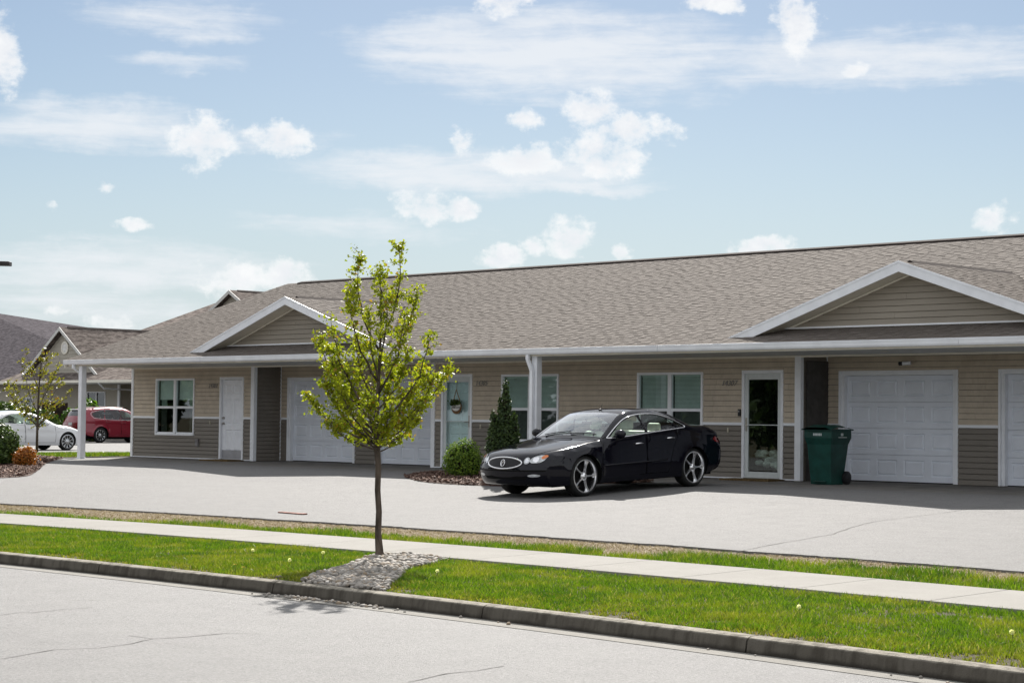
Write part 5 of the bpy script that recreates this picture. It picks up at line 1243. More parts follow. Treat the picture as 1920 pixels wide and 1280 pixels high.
bg_shrub(168, 815, 101, 52, 80, M['limeleaf'], 'bright green shrub under the far window behind the red car', 1600)
bg_shrub(128, 812, 100, 40, 60, M['limeleaf'], 'bright green shrub left of the red car tailgate', 1400)
# ---- lawns: single blades
def blades(name, region, dens, hgt, wid, label=None, keep=None, mat='grass'):
    (x0, x1), (s0, s1) = region; n = int((x1 - x0) * (s1 - s0) * dens); x = rng.uniform(x0, x1, n); s = rng.uniform(s0, s1, n)
    bnd = np.array([bend(v) for v in x]) if keep != 'side' else 0.
    y = YW - s - bnd if keep != 'side' else s
    ok = np.ones(n, bool)
    if callable(keep): ok = np.array([keep(a, b, c) for a, b, c in zip(x, s, y)])
    x, y, s = x[ok], y[ok], s[ok]; n = len(x)
    z = np.array([G(a, b) for a, b in zip(x, y)]) - .015
    pn = np.array([mnoise.noise((a * .9, b * .9, 0)) for a, b in zip(x, y)]); h = hgt * rng.uniform(.55, 1.3, n) * (1 + .5 * pn); a = rng.uniform(0, 2 * np.pi, n); ww = wid * rng.uniform(.7, 1.3, n)
    lean = rng.normal(0, .45 if mat != 'straw' else 1.6, (n, 2)) * h[:, None]; P = np.stack([x, y, z], 1); dx = np.stack([np.cos(a) * ww, np.sin(a) * ww, np.zeros(n)], 1)
    tip = P + np.stack([lean[:, 0], lean[:, 1], h], 1); mid = P + np.stack([lean[:, 0] * .35, lean[:, 1] * .35, h * .55], 1)
    V = np.stack([P - dx, P + dx, mid + dx * .7, mid - dx * .7, tip], 1).reshape(-1, 3); i = np.arange(n) * 5
    F = np.stack([np.stack([i, i + 1, i + 2], 1), np.stack([i, i + 2, i + 3], 1), np.stack([i + 3, i + 2, i + 4], 1)], 1).reshape(-1, 3)
    o = soup(name, V, F, M[mat], None, 'stuff'); return o
GR = [(560, 1090), (600, 1074), (640, 1065), (690, 1049), (712, 1043), (790, 1046), (838, 1053), (800, 1062), (765, 1069), (745, 1085), (722, 1106)]
GPOLY = [tuple(on_z(a, b, -.49))[:2] for a, b in GR]
def lawn_keep(x, s, y):
    if inside((x, y), GPOLY): return False
    e = 18.58 - s
    if e < .5 and mnoise.noise((x * 1.3, y * 1.3, 4)) + mnoise.noise((x * 5, y * 5, 9)) * .5 > -.25 + e * 1.6: return False
    return mnoise.noise((x * 2.2, y * 2.2, 7)) > -.62
blades('lawn_grass', ((-36, -4), (15.66, 18.57)), 2600, .046, .0042, keep=lawn_keep)
def moss_keep(x, s, y): return not inside((x, y), GPOLY) and mnoise.noise((x * 6, y * 6, 2)) > -.15
blades('kerbside_tufts', ((-36, -4), (17.55, 18.56)), 1900, .03, .006, keep=moss_keep, mat='moss')
def far_keep(x, s, y):
    t = (s - 12.95) / 1.4; k = .5 + .55 * mnoise.noise((x * .55, 2.2, 0)) + .2 * mnoise.noise((x * 2.5, 0, 3))
    k = (k + .2 * sm(x, -17., -13.)) * (.4 + .6 * sm(x, -25.5, -22.))
    return t > 1 - max(.1, k) and rnd.random() < .9
blades('verge_grass', ((-44, -4), (12.95, 14.33)), 1700, .075, .005, keep=far_keep)
blades('dry_straw', ((-44, -4), (12.75, 14.3)), 1500, .02, .004, keep=lambda x, s, y: True, mat='straw')
o = blades('side_lawn_grass', ((-53., -46.1), (28.9, 52.)), 750, .085, .012, keep='side')
# side lawn ground
m = MB(); xs = lin(-53, -45.85, 1.2); ys = lin(27.6, 62, 2.)
for y in ys:
    for x in xs: m.v.append((x, y, G(x, y) + .016))
for j in range(len(ys) - 1):
    for i in range(len(xs) - 1): a = j * len(xs) + i; m.f.append((a, a + 1, a + len(xs) + 1, a + len(xs)))
tag(m.build('side_lawn', M['soil'], smooth=True), kind='structure')
# ---- gravel patch round the tree
M['pebble'] = None
def pebblemat():
    m, t = new_mat('river_pebble'); g = t.n('ShaderNodeNewGeometry'); rd = g.outputs['Random Per Island']
    cc = t.ramp(rd, [(0., (.12, .115, .105)), (.3, (.29, .27, .245)), (.6, (.4, .375, .34)), (.8, (.3, .22, .14)), (1., (.55, .53, .5))])
    cc = t.mix(t.m('MULTIPLY', t.noise(g.outputs['Position'], 60., 4), .5), cc, (.25, .22, .19))
    b = t.n('ShaderNodeBsdfPrincipled', ins={'Base Color': cc, 'Roughness': .75, 'Specular IOR Level': .3}); t.t.links.new(b.outputs[0], t.n('ShaderNodeOutputMaterial').inputs[0]); return m
M['pebble'] = pebblemat()
ico = bmesh.new(); bmesh.ops.create_icosphere(ico, subdivisions=2, radius=1.); IV = np.array([v.co[:] for v in ico.verts]); IF = np.array([[v.index for v in f.verts] for f in ico.faces]); ico.free()
def pebbles(name, pts, smin, smax):
    V = []; F = []
    for k, (x, y, z) in enumerate(pts):
        s = rnd.uniform(smin, smax); sc_ = np.array([s * rnd.uniform(.8, 1.3), s * rnd.uniform(.7, 1.1), s * rnd.uniform(.5, .8)]); a = rnd.uniform(0, 6.28); v = IV * sc_ * (1 + .12 * np.sin(IV[:, [1, 2, 0]] * 3 + k))
        v = np.stack([v[:, 0] * math.cos(a) - v[:, 1] * math.sin(a), v[:, 0] * math.sin(a) + v[:, 1] * math.cos(a), v[:, 2]], 1) + np.array([x, y, z + s * .35]); F.append(IF + len(V) * len(IV)); V.append(v)
    return soup(name, np.concatenate(V), np.concatenate(F), M['pebble'], None, 'stuff', smooth=True)
gp_ = []; bx0, bx1 = min(p[0] for p in GPOLY), max(p[0] for p in GPOLY); by0, by1 = min(p[1] for p in GPOLY), max(p[1] for p in GPOLY)
while len(gp_) < 2500:
    x, y = rnd.uniform(bx0, bx1), rnd.uniform(by0, by1)
    if inside((x, y), GPOLY) and YW - y - bend(x) < 18.6: gp_.append((x, y, G(x, y) + rnd.uniform(-.012, .02)))
pebbles('gravel', gp_, .014, .036)
sp_pts = []
for k in range(90):
    t = rnd.random() ** 1.3; x = -15.2 + 1.8 * t + rnd.gauss(0, .1); sp_pts.append((x, y_of(18.82 + abs(rnd.gauss(0, .05)), x), ROADZ + .005))
for k in range(22):
    x = rnd.uniform(-13, -6) if k < 9 else -15.3 + rnd.gauss(0, .2); sp_pts.append((x, y_of(18.83 + abs(rnd.gauss(0, .05)), x), ROADZ + .005))
pebbles('spilled_gravel', sp_pts, .008, .024)
# ---- mulch beds
def bed(name, poly, n):
    zz = MB(); c = Vector((sum(p[0] for p in poly) / len(poly), sum(p[1] for p in poly) / len(poly))); lp = smp(list(poly) + [poly[0]], 5)[:-1]
    grid = [(a, b) for a in np.arange(min(p[0] for p in lp), max(p[0] for p in lp), .3) for b in np.arange(min(p[1] for p in lp), max(p[1] for p in lp), .3) if inside((a, b), lp)]
    V2, F2 = cdt([(lp, True)], grid); edge = set()
    def h(x, y): return G(x, y) + .02 + .05 * min(1., min(math.hypot(x - p[0], y - p[1]) for p in lp) / .5)
    zz.v = [(x, y, h(x, y)) for x, y in V2]; zz.f = [tuple(f) for f in F2 if inside((sum(V2[i][0] for i in f) / 3, sum(V2[i][1] for i in f) / 3), lp)]
    tag(zz.build(name, M['mulchbed'], smooth=True), kind='structure')
    P = []; bx = [p[0] for p in lp]; by = [p[1] for p in lp]
    while len(P) < n:
        x, y = rnd.uniform(min(bx), max(bx)), rnd.uniform(min(by), max(by))
        if inside((x, y), lp): P.append((x, y, h(x, y) + rnd.uniform(0, .015)))
    P = np.array(P); a = rng.uniform(0, 6.28, n); l = rng.uniform(.02, .055, n); wv = rng.uniform(.006, .015, n); tl = rng.normal(0, .3, n)
    t = np.stack([np.cos(a), np.sin(a), tl], 1) * l[:, None]; b = np.stack([-np.sin(a), np.cos(a), rng.normal(0, .5, n)], 1) * wv[:, None]; u = np.tile([0, 0, .008], (n, 1))
    V = np.stack([P - t - b, P + t - b, P + t + b, P - t + b, P - t - b + u, P + t - b + u, P + t + b + u, P - t + b + u], 1).reshape(-1, 3); i = (np.arange(n) * 8)[:, None]
    F = np.concatenate([i + np.array(f) for f in ((4, 5, 6, 7), (0, 1, 5, 4), (1, 2, 6, 5), (2, 3, 7, 6), (3, 0, 4, 7))], 0); soup(name.replace('bed', 'chips'), V, F, M['chip'], None, 'stuff')
m, t = new_mat('bark_chip'); cc = t.ramp(t.n('ShaderNodeNewGeometry').outputs['Random Per Island'], [(0., (.04, .02, .014)), (.5, (.095, .048, .034)), (.85, (.15, .083, .06)), (1., (.28, .2, .15))]); b_ = t.n('ShaderNodeBsdfPrincipled', ins={'Base Color': cc, 'Roughness': .9}); t.t.links.new(b_.outputs[0], t.n('ShaderNodeOutputMaterial').inputs[0]); M['chip'] = m
bed('mulch_bed', [(-31.0, 28.4), (-30.2, 26.9), (-29.2, 26.1), (-27.9, 25.5), (-26.5, 25.4), (-25.4, 25.6), (-24.95, 26.3), (-25.0, 28.4)], 4200)
bed('side_mulch_bed', [(-45.2, 28.3), (-42.3, 26.0), (-39.6, 24.1), (-37.4, 22.3), (-38.2, 20.6), (-42., 22.), (-47, 25.6), (-47.5, 28.2)], 6500)
# ---- dandelions in the near lawn
M['petal'] = surf('dandelion_yellow', (.75, .5, .02), .7, .2); M['fluff'] = leafmat('dandelion_fluff', (.75, .74, .66), (.85, .84, .76), None, .6, .9); M['stem'] = surf('dandelion_stem', (.16, .2, .05), .7, .3)
def dandelion(px, py, kind, label):
    p = on_z(px, py, -.42); z0 = G(p.x, p.y); hh = max(.05, p.z - z0); t = thing('dandelion', label, 'flower', (p.x, p.y, z0), group='dandelions in the lawn')
    MB().tube([(p.x, p.y, z0 - .01), (p.x + .006, p.y, z0 + hh * .6), (p.x, p.y, z0 + hh)], [.0035, .003, .003], 6).build('stem', M['stem'], t)
    m = MB()
    if kind == 'seed':
        m.ball((p.x, p.y, z0 + hh), .013, 8, 6); r = random.Random(int(px))
        for k in range(70):
            d = Vector((r.gauss(0, 1), r.gauss(0, 1), r.gauss(0, 1))).normalized() * .019; q = Vector((p.x, p.y, z0 + hh)); u = d.orthogonal() * .2
            m.add([tuple(q + d * .4), tuple(q + d + u), tuple(q + d - u)], [(0, 1, 2)])
        m.build('seed_head', M['fluff'], t)
    else:
        for k in range(26):
            a = k * 2.4; r_ = .024 * (.4 + .6 * ((k % 9) / 9)); m.add([(p.x, p.y, z0 + hh), (p.x + r_ * math.cos(a - .12), p.y + r_ * math.sin(a - .12), z0 + hh + .006 + .001 * (k % 3)), (p.x + r_ * math.cos(a + .12), p.y + r_ * math.sin(a + .12), z0 + hh + .006)], [(0, 1, 2)])
        m.build('petals', M['petal'], t)
for px, py, k, lb in ((474, 1031, 'seed', 'white dandelion seed head nearest the sidewalk left of the tree'), (543, 1049, 'seed', 'white dandelion seed head just left of the gravel patch'), (606, 1035, 'seed', 'white dandelion seed head close to the sidewalk beside the gravel'), (101, 1008, 'flower', 'yellow dandelion flower far left in the lawn strip'),
                      (441, 1058, 'flower', 'yellow dandelion left of centre nearer the kerb'), (456, 1063, 'flower', 'yellow dandelion beside the kerb left of the gravel'), (1498, 1137, 'seed', 'white dandelion seed head in the lawn right of the tree'), (1897, 1184, 'seed', 'white dandelion seed head at the far right of the lawn'), (820, 1070, 'seed', 'small pale dandelion seed head just right of the gravel patch')):
    dandelion(px, py, k, lb)
# ================================================================== smaller things at the house
# ---- green wheeled bin
M['binplastic'] = surf('dark_green_bin_plastic', (.007, .055, .044), .42, .4, var=.15, vscale=5); M['mark'] = surf('pale_bin_marking', (.5, .55, .55), .6, .3)
BX, BY = -22.08, 30.08
bz = -.03
bin_ = thing('wheeled_bin', 'dark green wheeled refuse bin beside the white corner post', 'bin', (BX, BY, bz))
def frustum(m, a, b):                             # rings of (x0,x1,y0,y1,z)
    r = lambda q: [(q[0], q[2], q[4]), (q[1], q[2], q[4]), (q[1], q[3], q[4]), (q[0], q[3], q[4])]
    m.add(r(a) + r(b), [(0, 1, 5, 4), (1, 2, 6, 5), (2, 3, 7, 6), (3, 0, 4, 7)])
m = MB(); w0, w1, wt = .23, .27, .31; d0, d1, dt = .21, .27, .31
frustum(m, (BX - w0, BX + w0, BY - d0, BY + d0 - .05, bz + .01), (BX - w1, BX + w1, BY - d1, BY + d1, bz + .74)); frustum(m, (BX - w1, BX + w1, BY - d1, BY + d1, bz + .74), (BX - wt, BX + wt, BY - dt, BY + dt, bz + .86)); frustum(m, (BX - wt, BX + wt, BY - dt, BY + dt, bz + .86), (BX - wt, BX + wt, BY - dt, BY + dt, bz + 1.02))
m.quad((BX - w0, BY - d0, bz + .01), (BX - w0, BY + d0 - .05, bz + .01), (BX + w0, BY + d0 - .05, bz + .01), (BX + w0, BY - d0, bz + .01))
m.box(BX - .14, BX + .14, BY - d0 - .05, BY - d0 - .0, bz + .05, bz + .07)
m.build('tub', M['binplastic'], bin_, bevel=.015)
m = MB(); n = 8
for i in range(n + 1):
    t = i / n; y = BY - dt - .05 + (2 * dt + .08) * t; z = bz + 1.03 + .055 * math.sin(math.pi * min(1, t * 1.1)) ; m.v += [(BX - wt - .03, y, z - .02), (BX - wt * .7, y, z + .02), (BX + wt * .7, y, z + .02), (BX + wt + .03, y, z - .02)]
for i in range(n):
    for j in range(3): a = i * 4 + j; m.f.append((a, a + 1, a + 5, a + 4))
k = len(m.v); m.v += [(v[0], v[1], bz + 1.0) for v in m.v[:4]]; m.f.append((0, 1, 2, 3)); m.f += [(0, k, k + 1, 1), (1, k + 1, k + 2, 2), (2, k + 2, k + 3, 3)]
for i in range(n): 
    for c in (0, 3): pass
m.box(BX - wt - .03, BX + wt + .03, BY - dt - .05, BY + dt + .03, bz + 1.0, bz + 1.025); m.build('lid', M['binplastic'], bin_, bevel=.008)
m = MB(); m.tube([(BX - .22, BY + dt + .02, bz + .98), (BX - .22, BY + dt + .08, bz + 1.0), (BX + .22, BY + dt + .08, bz + 1.0), (BX + .22, BY + dt + .02, bz + .98)], .016, 8); m.build('handle', M['binplastic'], bin_)
for sd in (-1, 1):
    Mx = Matrix.Translation((BX + sd * .26, BY + .23, bz + .125)) @ Matrix.Rotation(R(90), 4, 'Y'); m = MB(); m.lathe([(.0, .03), (.05, .032), (.1, .028), (.125, .02), (.125, -.02), (.1, -.028), (0, -.03)], 20, Mx); m.build('wheel', M['black'], bin_, autosmooth=40)
m = MB(); m.box(BX - .012 - .1, BX - .1 + .012, BY - d1 - .02, BY - d1 + .0, bz + .3, bz + .7)
for i in range(6):                                # stencilled serial on the front, logo on the side: small pale blocks
    m = MB(); x = BX - .1 + .033 * i; yy = BY - dt - .004; m.box(x, x + .024, yy, yy + .003, bz + .9, bz + .945); m.build('marking', M['mark'], bin_)
m = MB(); xx = BX + wt + .001; m.box(xx, xx + .004, BY - .02, BY + .05, bz + .9, bz + .95); m.box(xx, xx + .004, BY - .1, BY + .16, bz + .865, bz + .88); m.build('logo', M['mark'], bin_)
# ---- welcome sign hanging in the storm door
WX, WYY = -32.9, YW + .004
ws_ = thing('door_sign', 'round wooden welcome sign with greenery hanging on the storm door', 'sign', (WX, WYY - .01, 1.35))
M['wood'] = surf('stained_wood', (.2, .11, .05), .7, .3, var=.2, vscale=20); M['signwhite'] = surf('white_sign_board', (.75, .74, .7), .7, .2)
Mx = Matrix.Translation((WX, WYY - .02, 1.38)) @ FX
m = MB(); m.lathe([(0, 0), (.165, 0), (.165, -.014), (0, -.014)], 32, Mx); disc = m.build('board', M['wood'], ws_, autosmooth=40)
m = MB(); pts = [(.15 * math.cos(a), .15 * math.sin(a)) for a in np.linspace(math.pi * 1.0, math.pi * 2.0, 18)] ; pts = [(WX + x * .98 - .01, 1.385 + z * .72 + .01) for x, z in pts] + [(WX + .137, 1.44), (WX - .157, 1.44)]
m.prism(pts, 'y', WYY - .028, WYY - .022); m.build('panel', M['signwhite'], ws_)
text_obj('lettering', 'welcome', .085, Matrix.Translation((WX - .005, WYY - .031, 1.345)) @ FX, M['black'], ws_, shear=.25, extrude=.001, spacing=.9)
m = MB(); m.tube([(WX - .1, WYY - .015, 1.52), (WX - .01, WYY - .015, 1.77), (WX + .11, WYY - .015, 1.52)], .012, 6); m.tube([(WX, WYY - .015, 1.77), (WX + .01, WYY - .01, 1.97)], .006, 5); m.build('hanger', M['rope'], ws_)
n = 260; C = np.stack([WX - .02 + rng.normal(0, .075, n), WYY - .045 + rng.normal(0, .015, n), 1.475 + rng.normal(0, .03, n)], 1); V, F = leaf_cloud(C, None, .035, .2, 1.6); soup('greenery', V, F, M['hedgeleaf'], ws_, 'stuff')
# ---- doormats, white bundle behind the dark glass door
for x, lb in ((-41.95, 'brown doormat before the solid white door'), (-24.85, 'brown doormat before the dark glass storm door')):
    m = MB(); m.box(x + .1, x + 1.3, YW - .62, YW - .1, -.03, .012); tag(m.build('doormat', M['mat'], None, bevel=.004), lb, 'doormat', 'doormats on the porch')
M['plush'] = surf('white_fleece', (.72, .72, .72), .95, .1, var=.08, vscale=20, bump=.6, bscale=60)
m = MB()
for k in range(44):
    m.ball((-24.55 + rnd.uniform(.02, .78), YW + .22 + rnd.uniform(0, .14), .24 + rnd.uniform(0, .28)), (rnd.uniform(.06, .11), .07, rnd.uniform(.04, .07)), 8, 6)
tag(m.build('white_bundle', M['plush'], None, smooth=True), 'lumpy white bundle behind the lower glass of the dark storm door', 'bundle')
# ---- rusty strip at the edge of the car park
M['rust'] = surf('rusty_steel', (.2, .075, .05), .8, .3, var=.3, vscale=15)
p = on_z(545, 966, -.37); m = MB(); zt = G(p.x, p.y) + .035
m.add([(p.x - .34, p.y + .02, zt - .02), (p.x + .3, p.y - .02, zt - .02), (p.x + .3, p.y + .08, zt - .02), (p.x - .34, p.y + .1, zt - .02), (p.x - .34, p.y + .02, zt - .004), (p.x + .3, p.y - .02, zt - .008), (p.x + .3, p.y + .08, zt + .0), (p.x - .34, p.y + .1, zt + .004)],
      [(0, 3, 2, 1), (4, 5, 6, 7), (0, 1, 5, 4), (1, 2, 6, 5), (2, 3, 7, 6), (3, 0, 4, 7)]); tag(m.build('metal_strip', M['rust'], bevel=.004), 'rusty reddish metal strip lying on the edge of the car park', 'metal strip')
# ---- parking-lot lamp at the left
lp = at_depth(-26, 496, 60.); lz = G(lp.x, lp.y)
lamp = thing('area_light', 'dark flat-headed parking lot lamp reaching in from the left edge', 'street lamp', (lp.x, lp.y, lz)); M['bronze'] = surf('dark_bronze_metal', (.05, .045, .045), .45, .4, metal=.5)
m = MB(); m.tube([(lp.x, lp.y, lz), (lp.x, lp.y, 5.75)], [.07, .055], 10); m.build('pole', M['bronze'], lamp, smooth=True); MB().tube([(lp.x, lp.y, lz), (lp.x, lp.y, lz + .45)], .22, 16).build('base', M['concrete'], lamp)
h0, h1 = at_depth(-24, 494, 60), at_depth(20, 495, 60); dv = (h1 - h0).normalized(); nv = Vector((-dv.y, dv.x, 0)).normalized() * .17
m = MB(); a, b = h0 + dv * .25, h1
m.add([tuple(q + n_ + Vector((0, 0, dz))) for dz in (-.06, .07) for q, n_ in ((a, -nv), (b, -nv), (b, nv), (a, nv))], [(0, 3, 2, 1), (4, 5, 6, 7), (0, 1, 5, 4), (1, 2, 6, 5), (2, 3, 7, 6), (3, 0, 4, 7)]); m.build('lamp_head', M['bronze'], lamp, bevel=.02)
m = MB(); m.tube([tuple(h0), tuple(a)], .035, 8); m.build('arm', M['bronze'], lamp)
# ================================================================== buildings behind on the left
def farroof(name, c1, c2, sc_=(1.2, 1.2, 8.)):
    m, t = new_mat(name); co = t.n('ShaderNodeNewGeometry').outputs['Position']; v = t.vm('MULTIPLY', co, (2.2, 2.2, 9.)); a = t.noise(v, 1., 5, .7); z = t.n('ShaderNodeSeparateXYZ', ins={0: co}).outputs[2]
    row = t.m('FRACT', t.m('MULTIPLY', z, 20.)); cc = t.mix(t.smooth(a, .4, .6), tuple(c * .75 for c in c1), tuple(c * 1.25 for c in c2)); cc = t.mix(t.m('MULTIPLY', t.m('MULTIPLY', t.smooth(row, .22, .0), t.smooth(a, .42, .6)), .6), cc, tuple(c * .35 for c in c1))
    b = t.n('ShaderNodeBsdfPrincipled', ins={'Base Color': cc, 'Roughness': .95, 'Specular IOR Level': .02}); t.t.links.new(b.outputs[0], t.n('ShaderNodeOutputMaterial').inputs[0]); return m
M['farshingle'] = farroof('distant_brown_shingle', (.12, .1, .092), (.18, .155, .14)); M['purpleshingle'] = farroof('distant_purple_grey_shingle', (.055, .049, .057), (.085, .076, .085))
M['farcream'] = surf('far_cream_siding', (.42, .39, .33), .6, .3, var=.05, aniso=(1, 1, 10)); M['fartaupe'] = surf('far_taupe_siding', (.25, .225, .2), .6, .3, var=.06, aniso=(1, 1, 10))
fz0 = -.3
b2 = thing('neighbour_building', 'similar tan building behind the red car with steep front gable and round vent', 'building', (-90, 61, fz0))
EY, EZ, RY, P2 = 59., 3.0, 75.5, .345
RZ = EZ + P2 * (RY - EY)
m = MB(); m.prism([(EY, EZ), (RY, RZ), (2 * RY - EY, EZ), (2 * RY - EY, EZ - .15), (RY, RZ - .2), (EY, EZ - .12)], 'x', -101.2, -66.); rf = m.build('roof', M['farshingle'], b2)
MB().box(-101.25, -66, EY - .1, EY, EZ - .14, EZ - .005).build('gutter', M['cream'], b2); MB().box(-101.2, -66, EY, 62.7, EZ - .2, EZ - .15).build('soffit', M['soffit'], b2)
MB().prism([(60.9, EZ - .2), (2 * RY - 60.9, EZ - .2), (RY, RZ - .25)], 'x', -100.9, -100.7).build('end_gable', M['farcream'], b2)
def b2wall(x0, x1, y, nm='wall', holes=()):
    for z0, z1, mt in ((fz0, 1.2, 'fartaupe'), (1.2, 2.82, 'farcream')):
        m = MB(); xs = sorted({x0, x1} | {h[0] for h in holes} | {h[1] for h in holes}); zz = sorted({z0, z1} | {min(max(v, z0), z1) for h in holes for v in h[2:]})
        for a, b in zip(xs[:-1], xs[1:]):
            for c, d in zip(zz[:-1], zz[1:]):
                if any(h[0] < (a + b) / 2 < h[1] and h[2] < (c + d) / 2 < h[3] for h in holes): continue
                m.box(a, b, y, y + .15, c, d)
        m.build(nm, M[mt], b2)
hole = (-95.3, -93.45, .75, 2.42)
b2wall(-100.9, -92.1, 61.1, holes=(hole,)); b2wall(-92.1, -86., 62.7); b2wall(-86, -78, 61.1); b2wall(-78, -66, 62.7); MB().box(-92.25, -92.1, 61.25, 62.7, fz0, 2.82).build('return_wall', M['farcream'], b2)
MB().box(-100.9, -100.75, 61.25, 89.9, fz0, 2.82).build('end_wall', M['fartaupe'], b2); MB().box(-100.9, -66, 89.9, 90.05, fz0, 2.82).build('rear_wall', M['fartaupe'], b2)
for x in (-92.2, -86.05, -77.9): MB().box(x, x + .2, 61.02, 61.09, fz0, 2.8).build('corner_trim', M['white'], b2)
MB().box(-100.9, -92.2, 61.03, 61.09, 1.16, 1.24).build('belt_trim', M['white'], b2)
def far_window(par, x0, x1, y, z0, z1):
    c = .06; m = MB(); m.box(x0, x0 + c, y - .04, y + .06, z0, z1); m.box(x1 - c, x1, y - .04, y + .06, z0, z1); m.box(x0 + c, x1 - c, y - .04, y + .06, z1 - c, z1); m.box(x0 + c, x1 - c, y - .04, y + .06, z0, z0 + c); xm, zm = (x0 + x1) / 2, (z0 + z1) / 2
    m.box(xm - .04, xm + .04, y - .035, y + .05, z0 + c, z1 - c); m.box(x0 + c, xm - .04, y - .03, y + .05, zm - .035, zm + .035); m.box(xm + .04, x1 - c, y - .03, y + .05, zm - .035, zm + .035); wn = m.build('window', M['white'], par)
    for a, b in ((x0 + c, xm - .04), (xm + .04, x1 - c)):
        for p_, q_ in ((z0 + c, zm - .035), (zm + .035, z1 - c)): MB().box(a, b, y + .02, y + .03, p_, q_).build('pane', M['dkglass'], wn)
    r = MB(); r.box(x0, x1, y + .16, y + 1.2, z0, z1); r.build('room', M['room'], par)
far_window(b2, -95.3, -93.45, 61.1, .75, 2.42)
# steep front gable
xc, za, hw = -96.5, 6.0, 4.3; zt = 3.05; gy = 60.
def gable(par, xc, za, hw, zt, gy, yback, wall, fz=.2, setb=.35, mat='farshingle'):
    s = (za - zt) / hw
    for sd in (-1, 1):
        m = MB(); A = [(xc + sd * hw, gy, zt), (xc, gy, za), (xc, yback(za), za), (xc + sd * hw, max(gy + .05, yback(zt)), zt)]; m.add(A + [(q[0], q[1], q[2] - .12) for q in A], [(0, 1, 2, 3), (7, 6, 5, 4), (0, 4, 5, 1), (1, 5, 6, 2), (2, 6, 7, 3), (3, 7, 4, 0)]); m.build('gable_roof', M[mat], par)
        m = MB(); A = [(xc + sd * hw, gy - .04, zt), (xc, gy - .04, za), (xc, gy - .04, za - fz), (xc + sd * (hw - .25), gy - .04, zt - fz + .25 * s)]; m.add(A + [(q[0], gy - .005, q[2]) for q in A], [(0, 1, 2, 3), (7, 6, 5, 4), (0, 4, 5, 1), (1, 5, 6, 2), (2, 6, 7, 3), (3, 7, 4, 0)]); m.build('rake_fascia', M['soffit'], par)
    zb = zt + .12; m = MB(); m.prism([(xc - (za - fz - zb) / s, zb), (xc + (za - fz - zb) / s, zb), (xc, za - fz)], 'y', gy + setb, gy + setb + .1); m.build('gable_wall', M[wall], par)
    n = 12
    for k in range(n):
        z0, z1 = zb + (za - fz - zb) * k / n, zb + (za - fz - zb) * (k + 1) / n; h0, h1 = (za - fz - z0) / s, (za - fz - z1) / s
        m = MB(); m.add([(xc - h0, gy + setb - .03, z0), (xc + h0, gy + setb - .03, z0), (xc + h1, gy + setb - .004, z1), (xc - h1, gy + setb - .004, z1), (xc - h0, gy + setb - .003, z0), (xc + h0, gy + setb - .003, z0)], [(0, 1, 2, 3), (4, 5, 1, 0)]); m.build('siding_board', M[wall], par)
yb2 = lambda z: EY + (z - EZ) / P2
gable(b2, xc, za, hw, zt, gy, yb2, 'farcream')
Mx = Matrix.Translation((xc + .1, gy + .31, 4.85)) @ FX; m = MB(); m.lathe([(.28, 0), (.36, 0), (.36, .04), (.28, .04)], 24, Mx, close=True); m.lathe([(0, .005), (.28, .005)], 24, Mx)
v2 = m.build('round_vent', M['cream'], b2)
for k in range(7):
    z = 4.62 + .077 * k; hw_ = math.sqrt(max(.001, .27 ** 2 - (z - 4.85) ** 2)); MB().box(xc + .1 - hw_, xc + .1 + hw_, gy + .27, gy + .3, z, z + .03).build('slat', M['white'], v2)
MB().prism([(xc - .12, za - .05), (xc, za + .05), (xc + .12, za - .05)], 'y', gy + .5, yb2(za) - .2).build('ridge_vent', M['ridge'], b2)
gable(b2, -97.3, 8.75, 2.1, 7.55, 72.2, yb2, 'farcream', fz=.22)
MB().prism([(-97.42, 8.72), (-97.3, 8.79), (-97.18, 8.72)], 'y', 72.8, 75.8).build('ridge_vent', M['ridge'], b2)
m = MB(); m.tube([(-90.9, EY - .05, 2.85), (-90.9, EY + .3, 2.55), (-90.9, 62.6, 2.45), (-90.9, 62.6, fz0)], .05, 8); m.build('downspout', M['white'], b2)
# building 3: large hipped roof at the far left
b3 = thing('hipped_building', 'building with large purple-grey hipped roof at the far left', 'building', (-150, 86, -.3))
e3, z3, p3 = 84., 3.75, .44
def on_plane(px, py):
    r = ray(px, py); t = (z3 - p3 * e3 - CAMH) / (r.z - p3 * r.y) ; return Vector((r.x * t, r.y * t, CAMH + r.z * t))
A1, A2 = on_plane(110, 645), on_plane(0, 597); hd = (A1 - A2); cor = A1 + hd * ((z3 - A1.z) / hd.z); top3 = A2 + (A2 - A1) * .35
m = MB(); L3 = -220.; m.add([(L3, e3, z3), tuple(cor), tuple(top3), (L3, top3.y, top3.z), (cor.x, 2 * top3.y - e3, z3), (L3, 2 * top3.y - e3, z3)], [(0, 1, 2, 3), (1, 4, 2), (4, 5, 3, 2), (0, 3, 5), (0, 5, 4, 1)]); m.build('roof', M['purpleshingle'], b3)
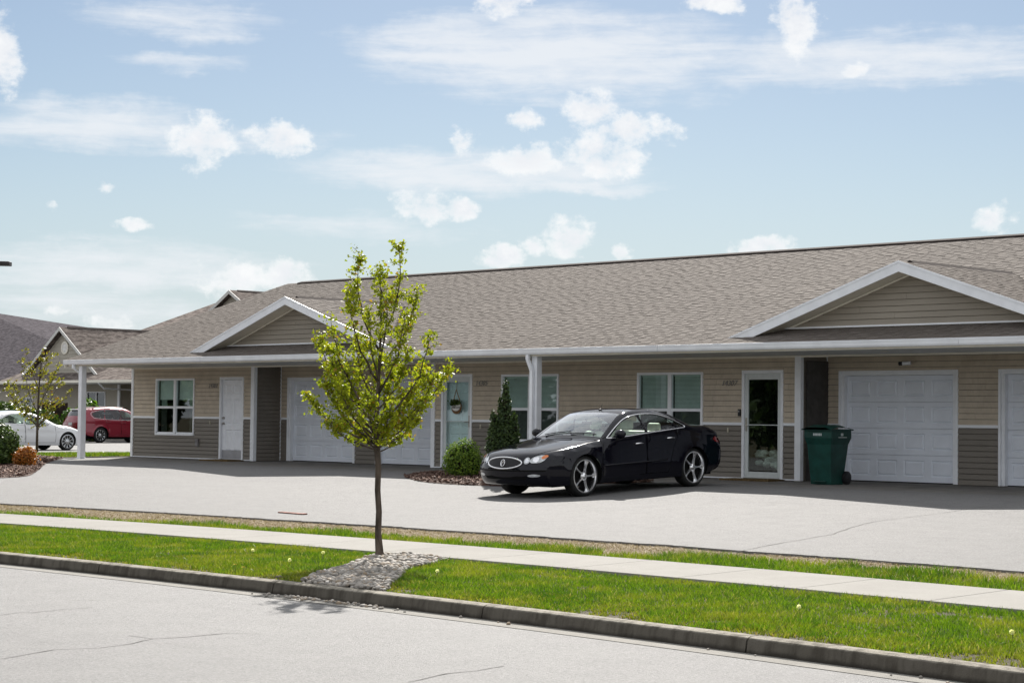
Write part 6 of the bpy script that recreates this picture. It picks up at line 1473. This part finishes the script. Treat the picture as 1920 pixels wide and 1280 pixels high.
MB().box(L3, cor.x + .1, e3 - .12, e3 - .01, z3 - .2, z3 + .0).build('gutter', M['cream'], b3); MB().box(L3 + .6, cor.x - .6, e3 + .8, 2 * top3.y - e3 - .8, -.3, z3 - .05).build('wall', M['farcream'], b3); MB().box(L3 + .6, cor.x - .6, e3 + .74, e3 + .79, 1.1, 1.2).build('belt_trim', M['white'], b3)
for k in range(5): far_window(b3, cor.x - 6 - 6 * k, cor.x - 4.2 - 6 * k, e3 + .72, .9, 2.5)
# dark board fence between the far buildings
fn = thing('board_fence', 'dark brown board fence behind the sparse tree', 'fence', (-86, 55, -.3)); M['fence'] = surf('dark_fence_board', (.035, .022, .018), .85, .2, var=.25, vscale=4)
fa, fb = at_depth(78, 800, 99.), at_depth(126, 800, 101.); n = 16
for k in range(n):
    q = fa.lerp(fb, k / n); w_ = (fb - fa) / n; dv = w_.normalized(); zt_ = G(q.x, q.y); m = MB(); nv = Vector((-dv.y, dv.x, 0)) * .012
    a, b = q + dv * .006, q + w_ - dv * .006; m.add([(p_.x + s_ * nv.x, p_.y + s_ * nv.y, z_) for z_ in (zt_, zt_ + 1.95 + .02 * (k % 2)) for p_, s_ in ((a, -1), (b, -1), (b, 1), (a, 1))], [(4, 5, 6, 7), (0, 1, 5, 4), (1, 2, 6, 5), (2, 3, 7, 6), (3, 0, 4, 7)]); m.build('board', M['fence'], fn)
# ---- belt of trees across the street, beyond the camera: the dark mass reflected in the glass and the car
CC = []
r = random.Random(3)
for k in range(26):
    x = -38 - 3.9 * k + r.uniform(-1, 1); y = r.uniform(-15, -8); h = r.uniform(8., 11.5); n = 3200
    Lm = np.array([(r.gauss(0, 1.4), r.gauss(0, 1.4), h * r.uniform(.12, .9), r.uniform(1.1, 2.)) for _ in range(10)])[rng.integers(0, 10, n)]; d = rng.normal(size=(n, 3)); d /= np.linalg.norm(d, axis=1)[:, None]
    CC.append(np.array([x, y, G(x, y)]) + Lm[:, :3] + d * (Lm[:, 3] * rng.uniform(.4, 1.05, n))[:, None])
V, F = leaf_cloud(np.concatenate(CC), None, .4, .2, 1.3); soup('roadside_woods', V, F, M['arbleaf'], None, 'stuff')
SC.cycles.use_denoising = True; SC.cycles.use_adaptive_sampling = True; SC.cycles.adaptive_threshold = .015
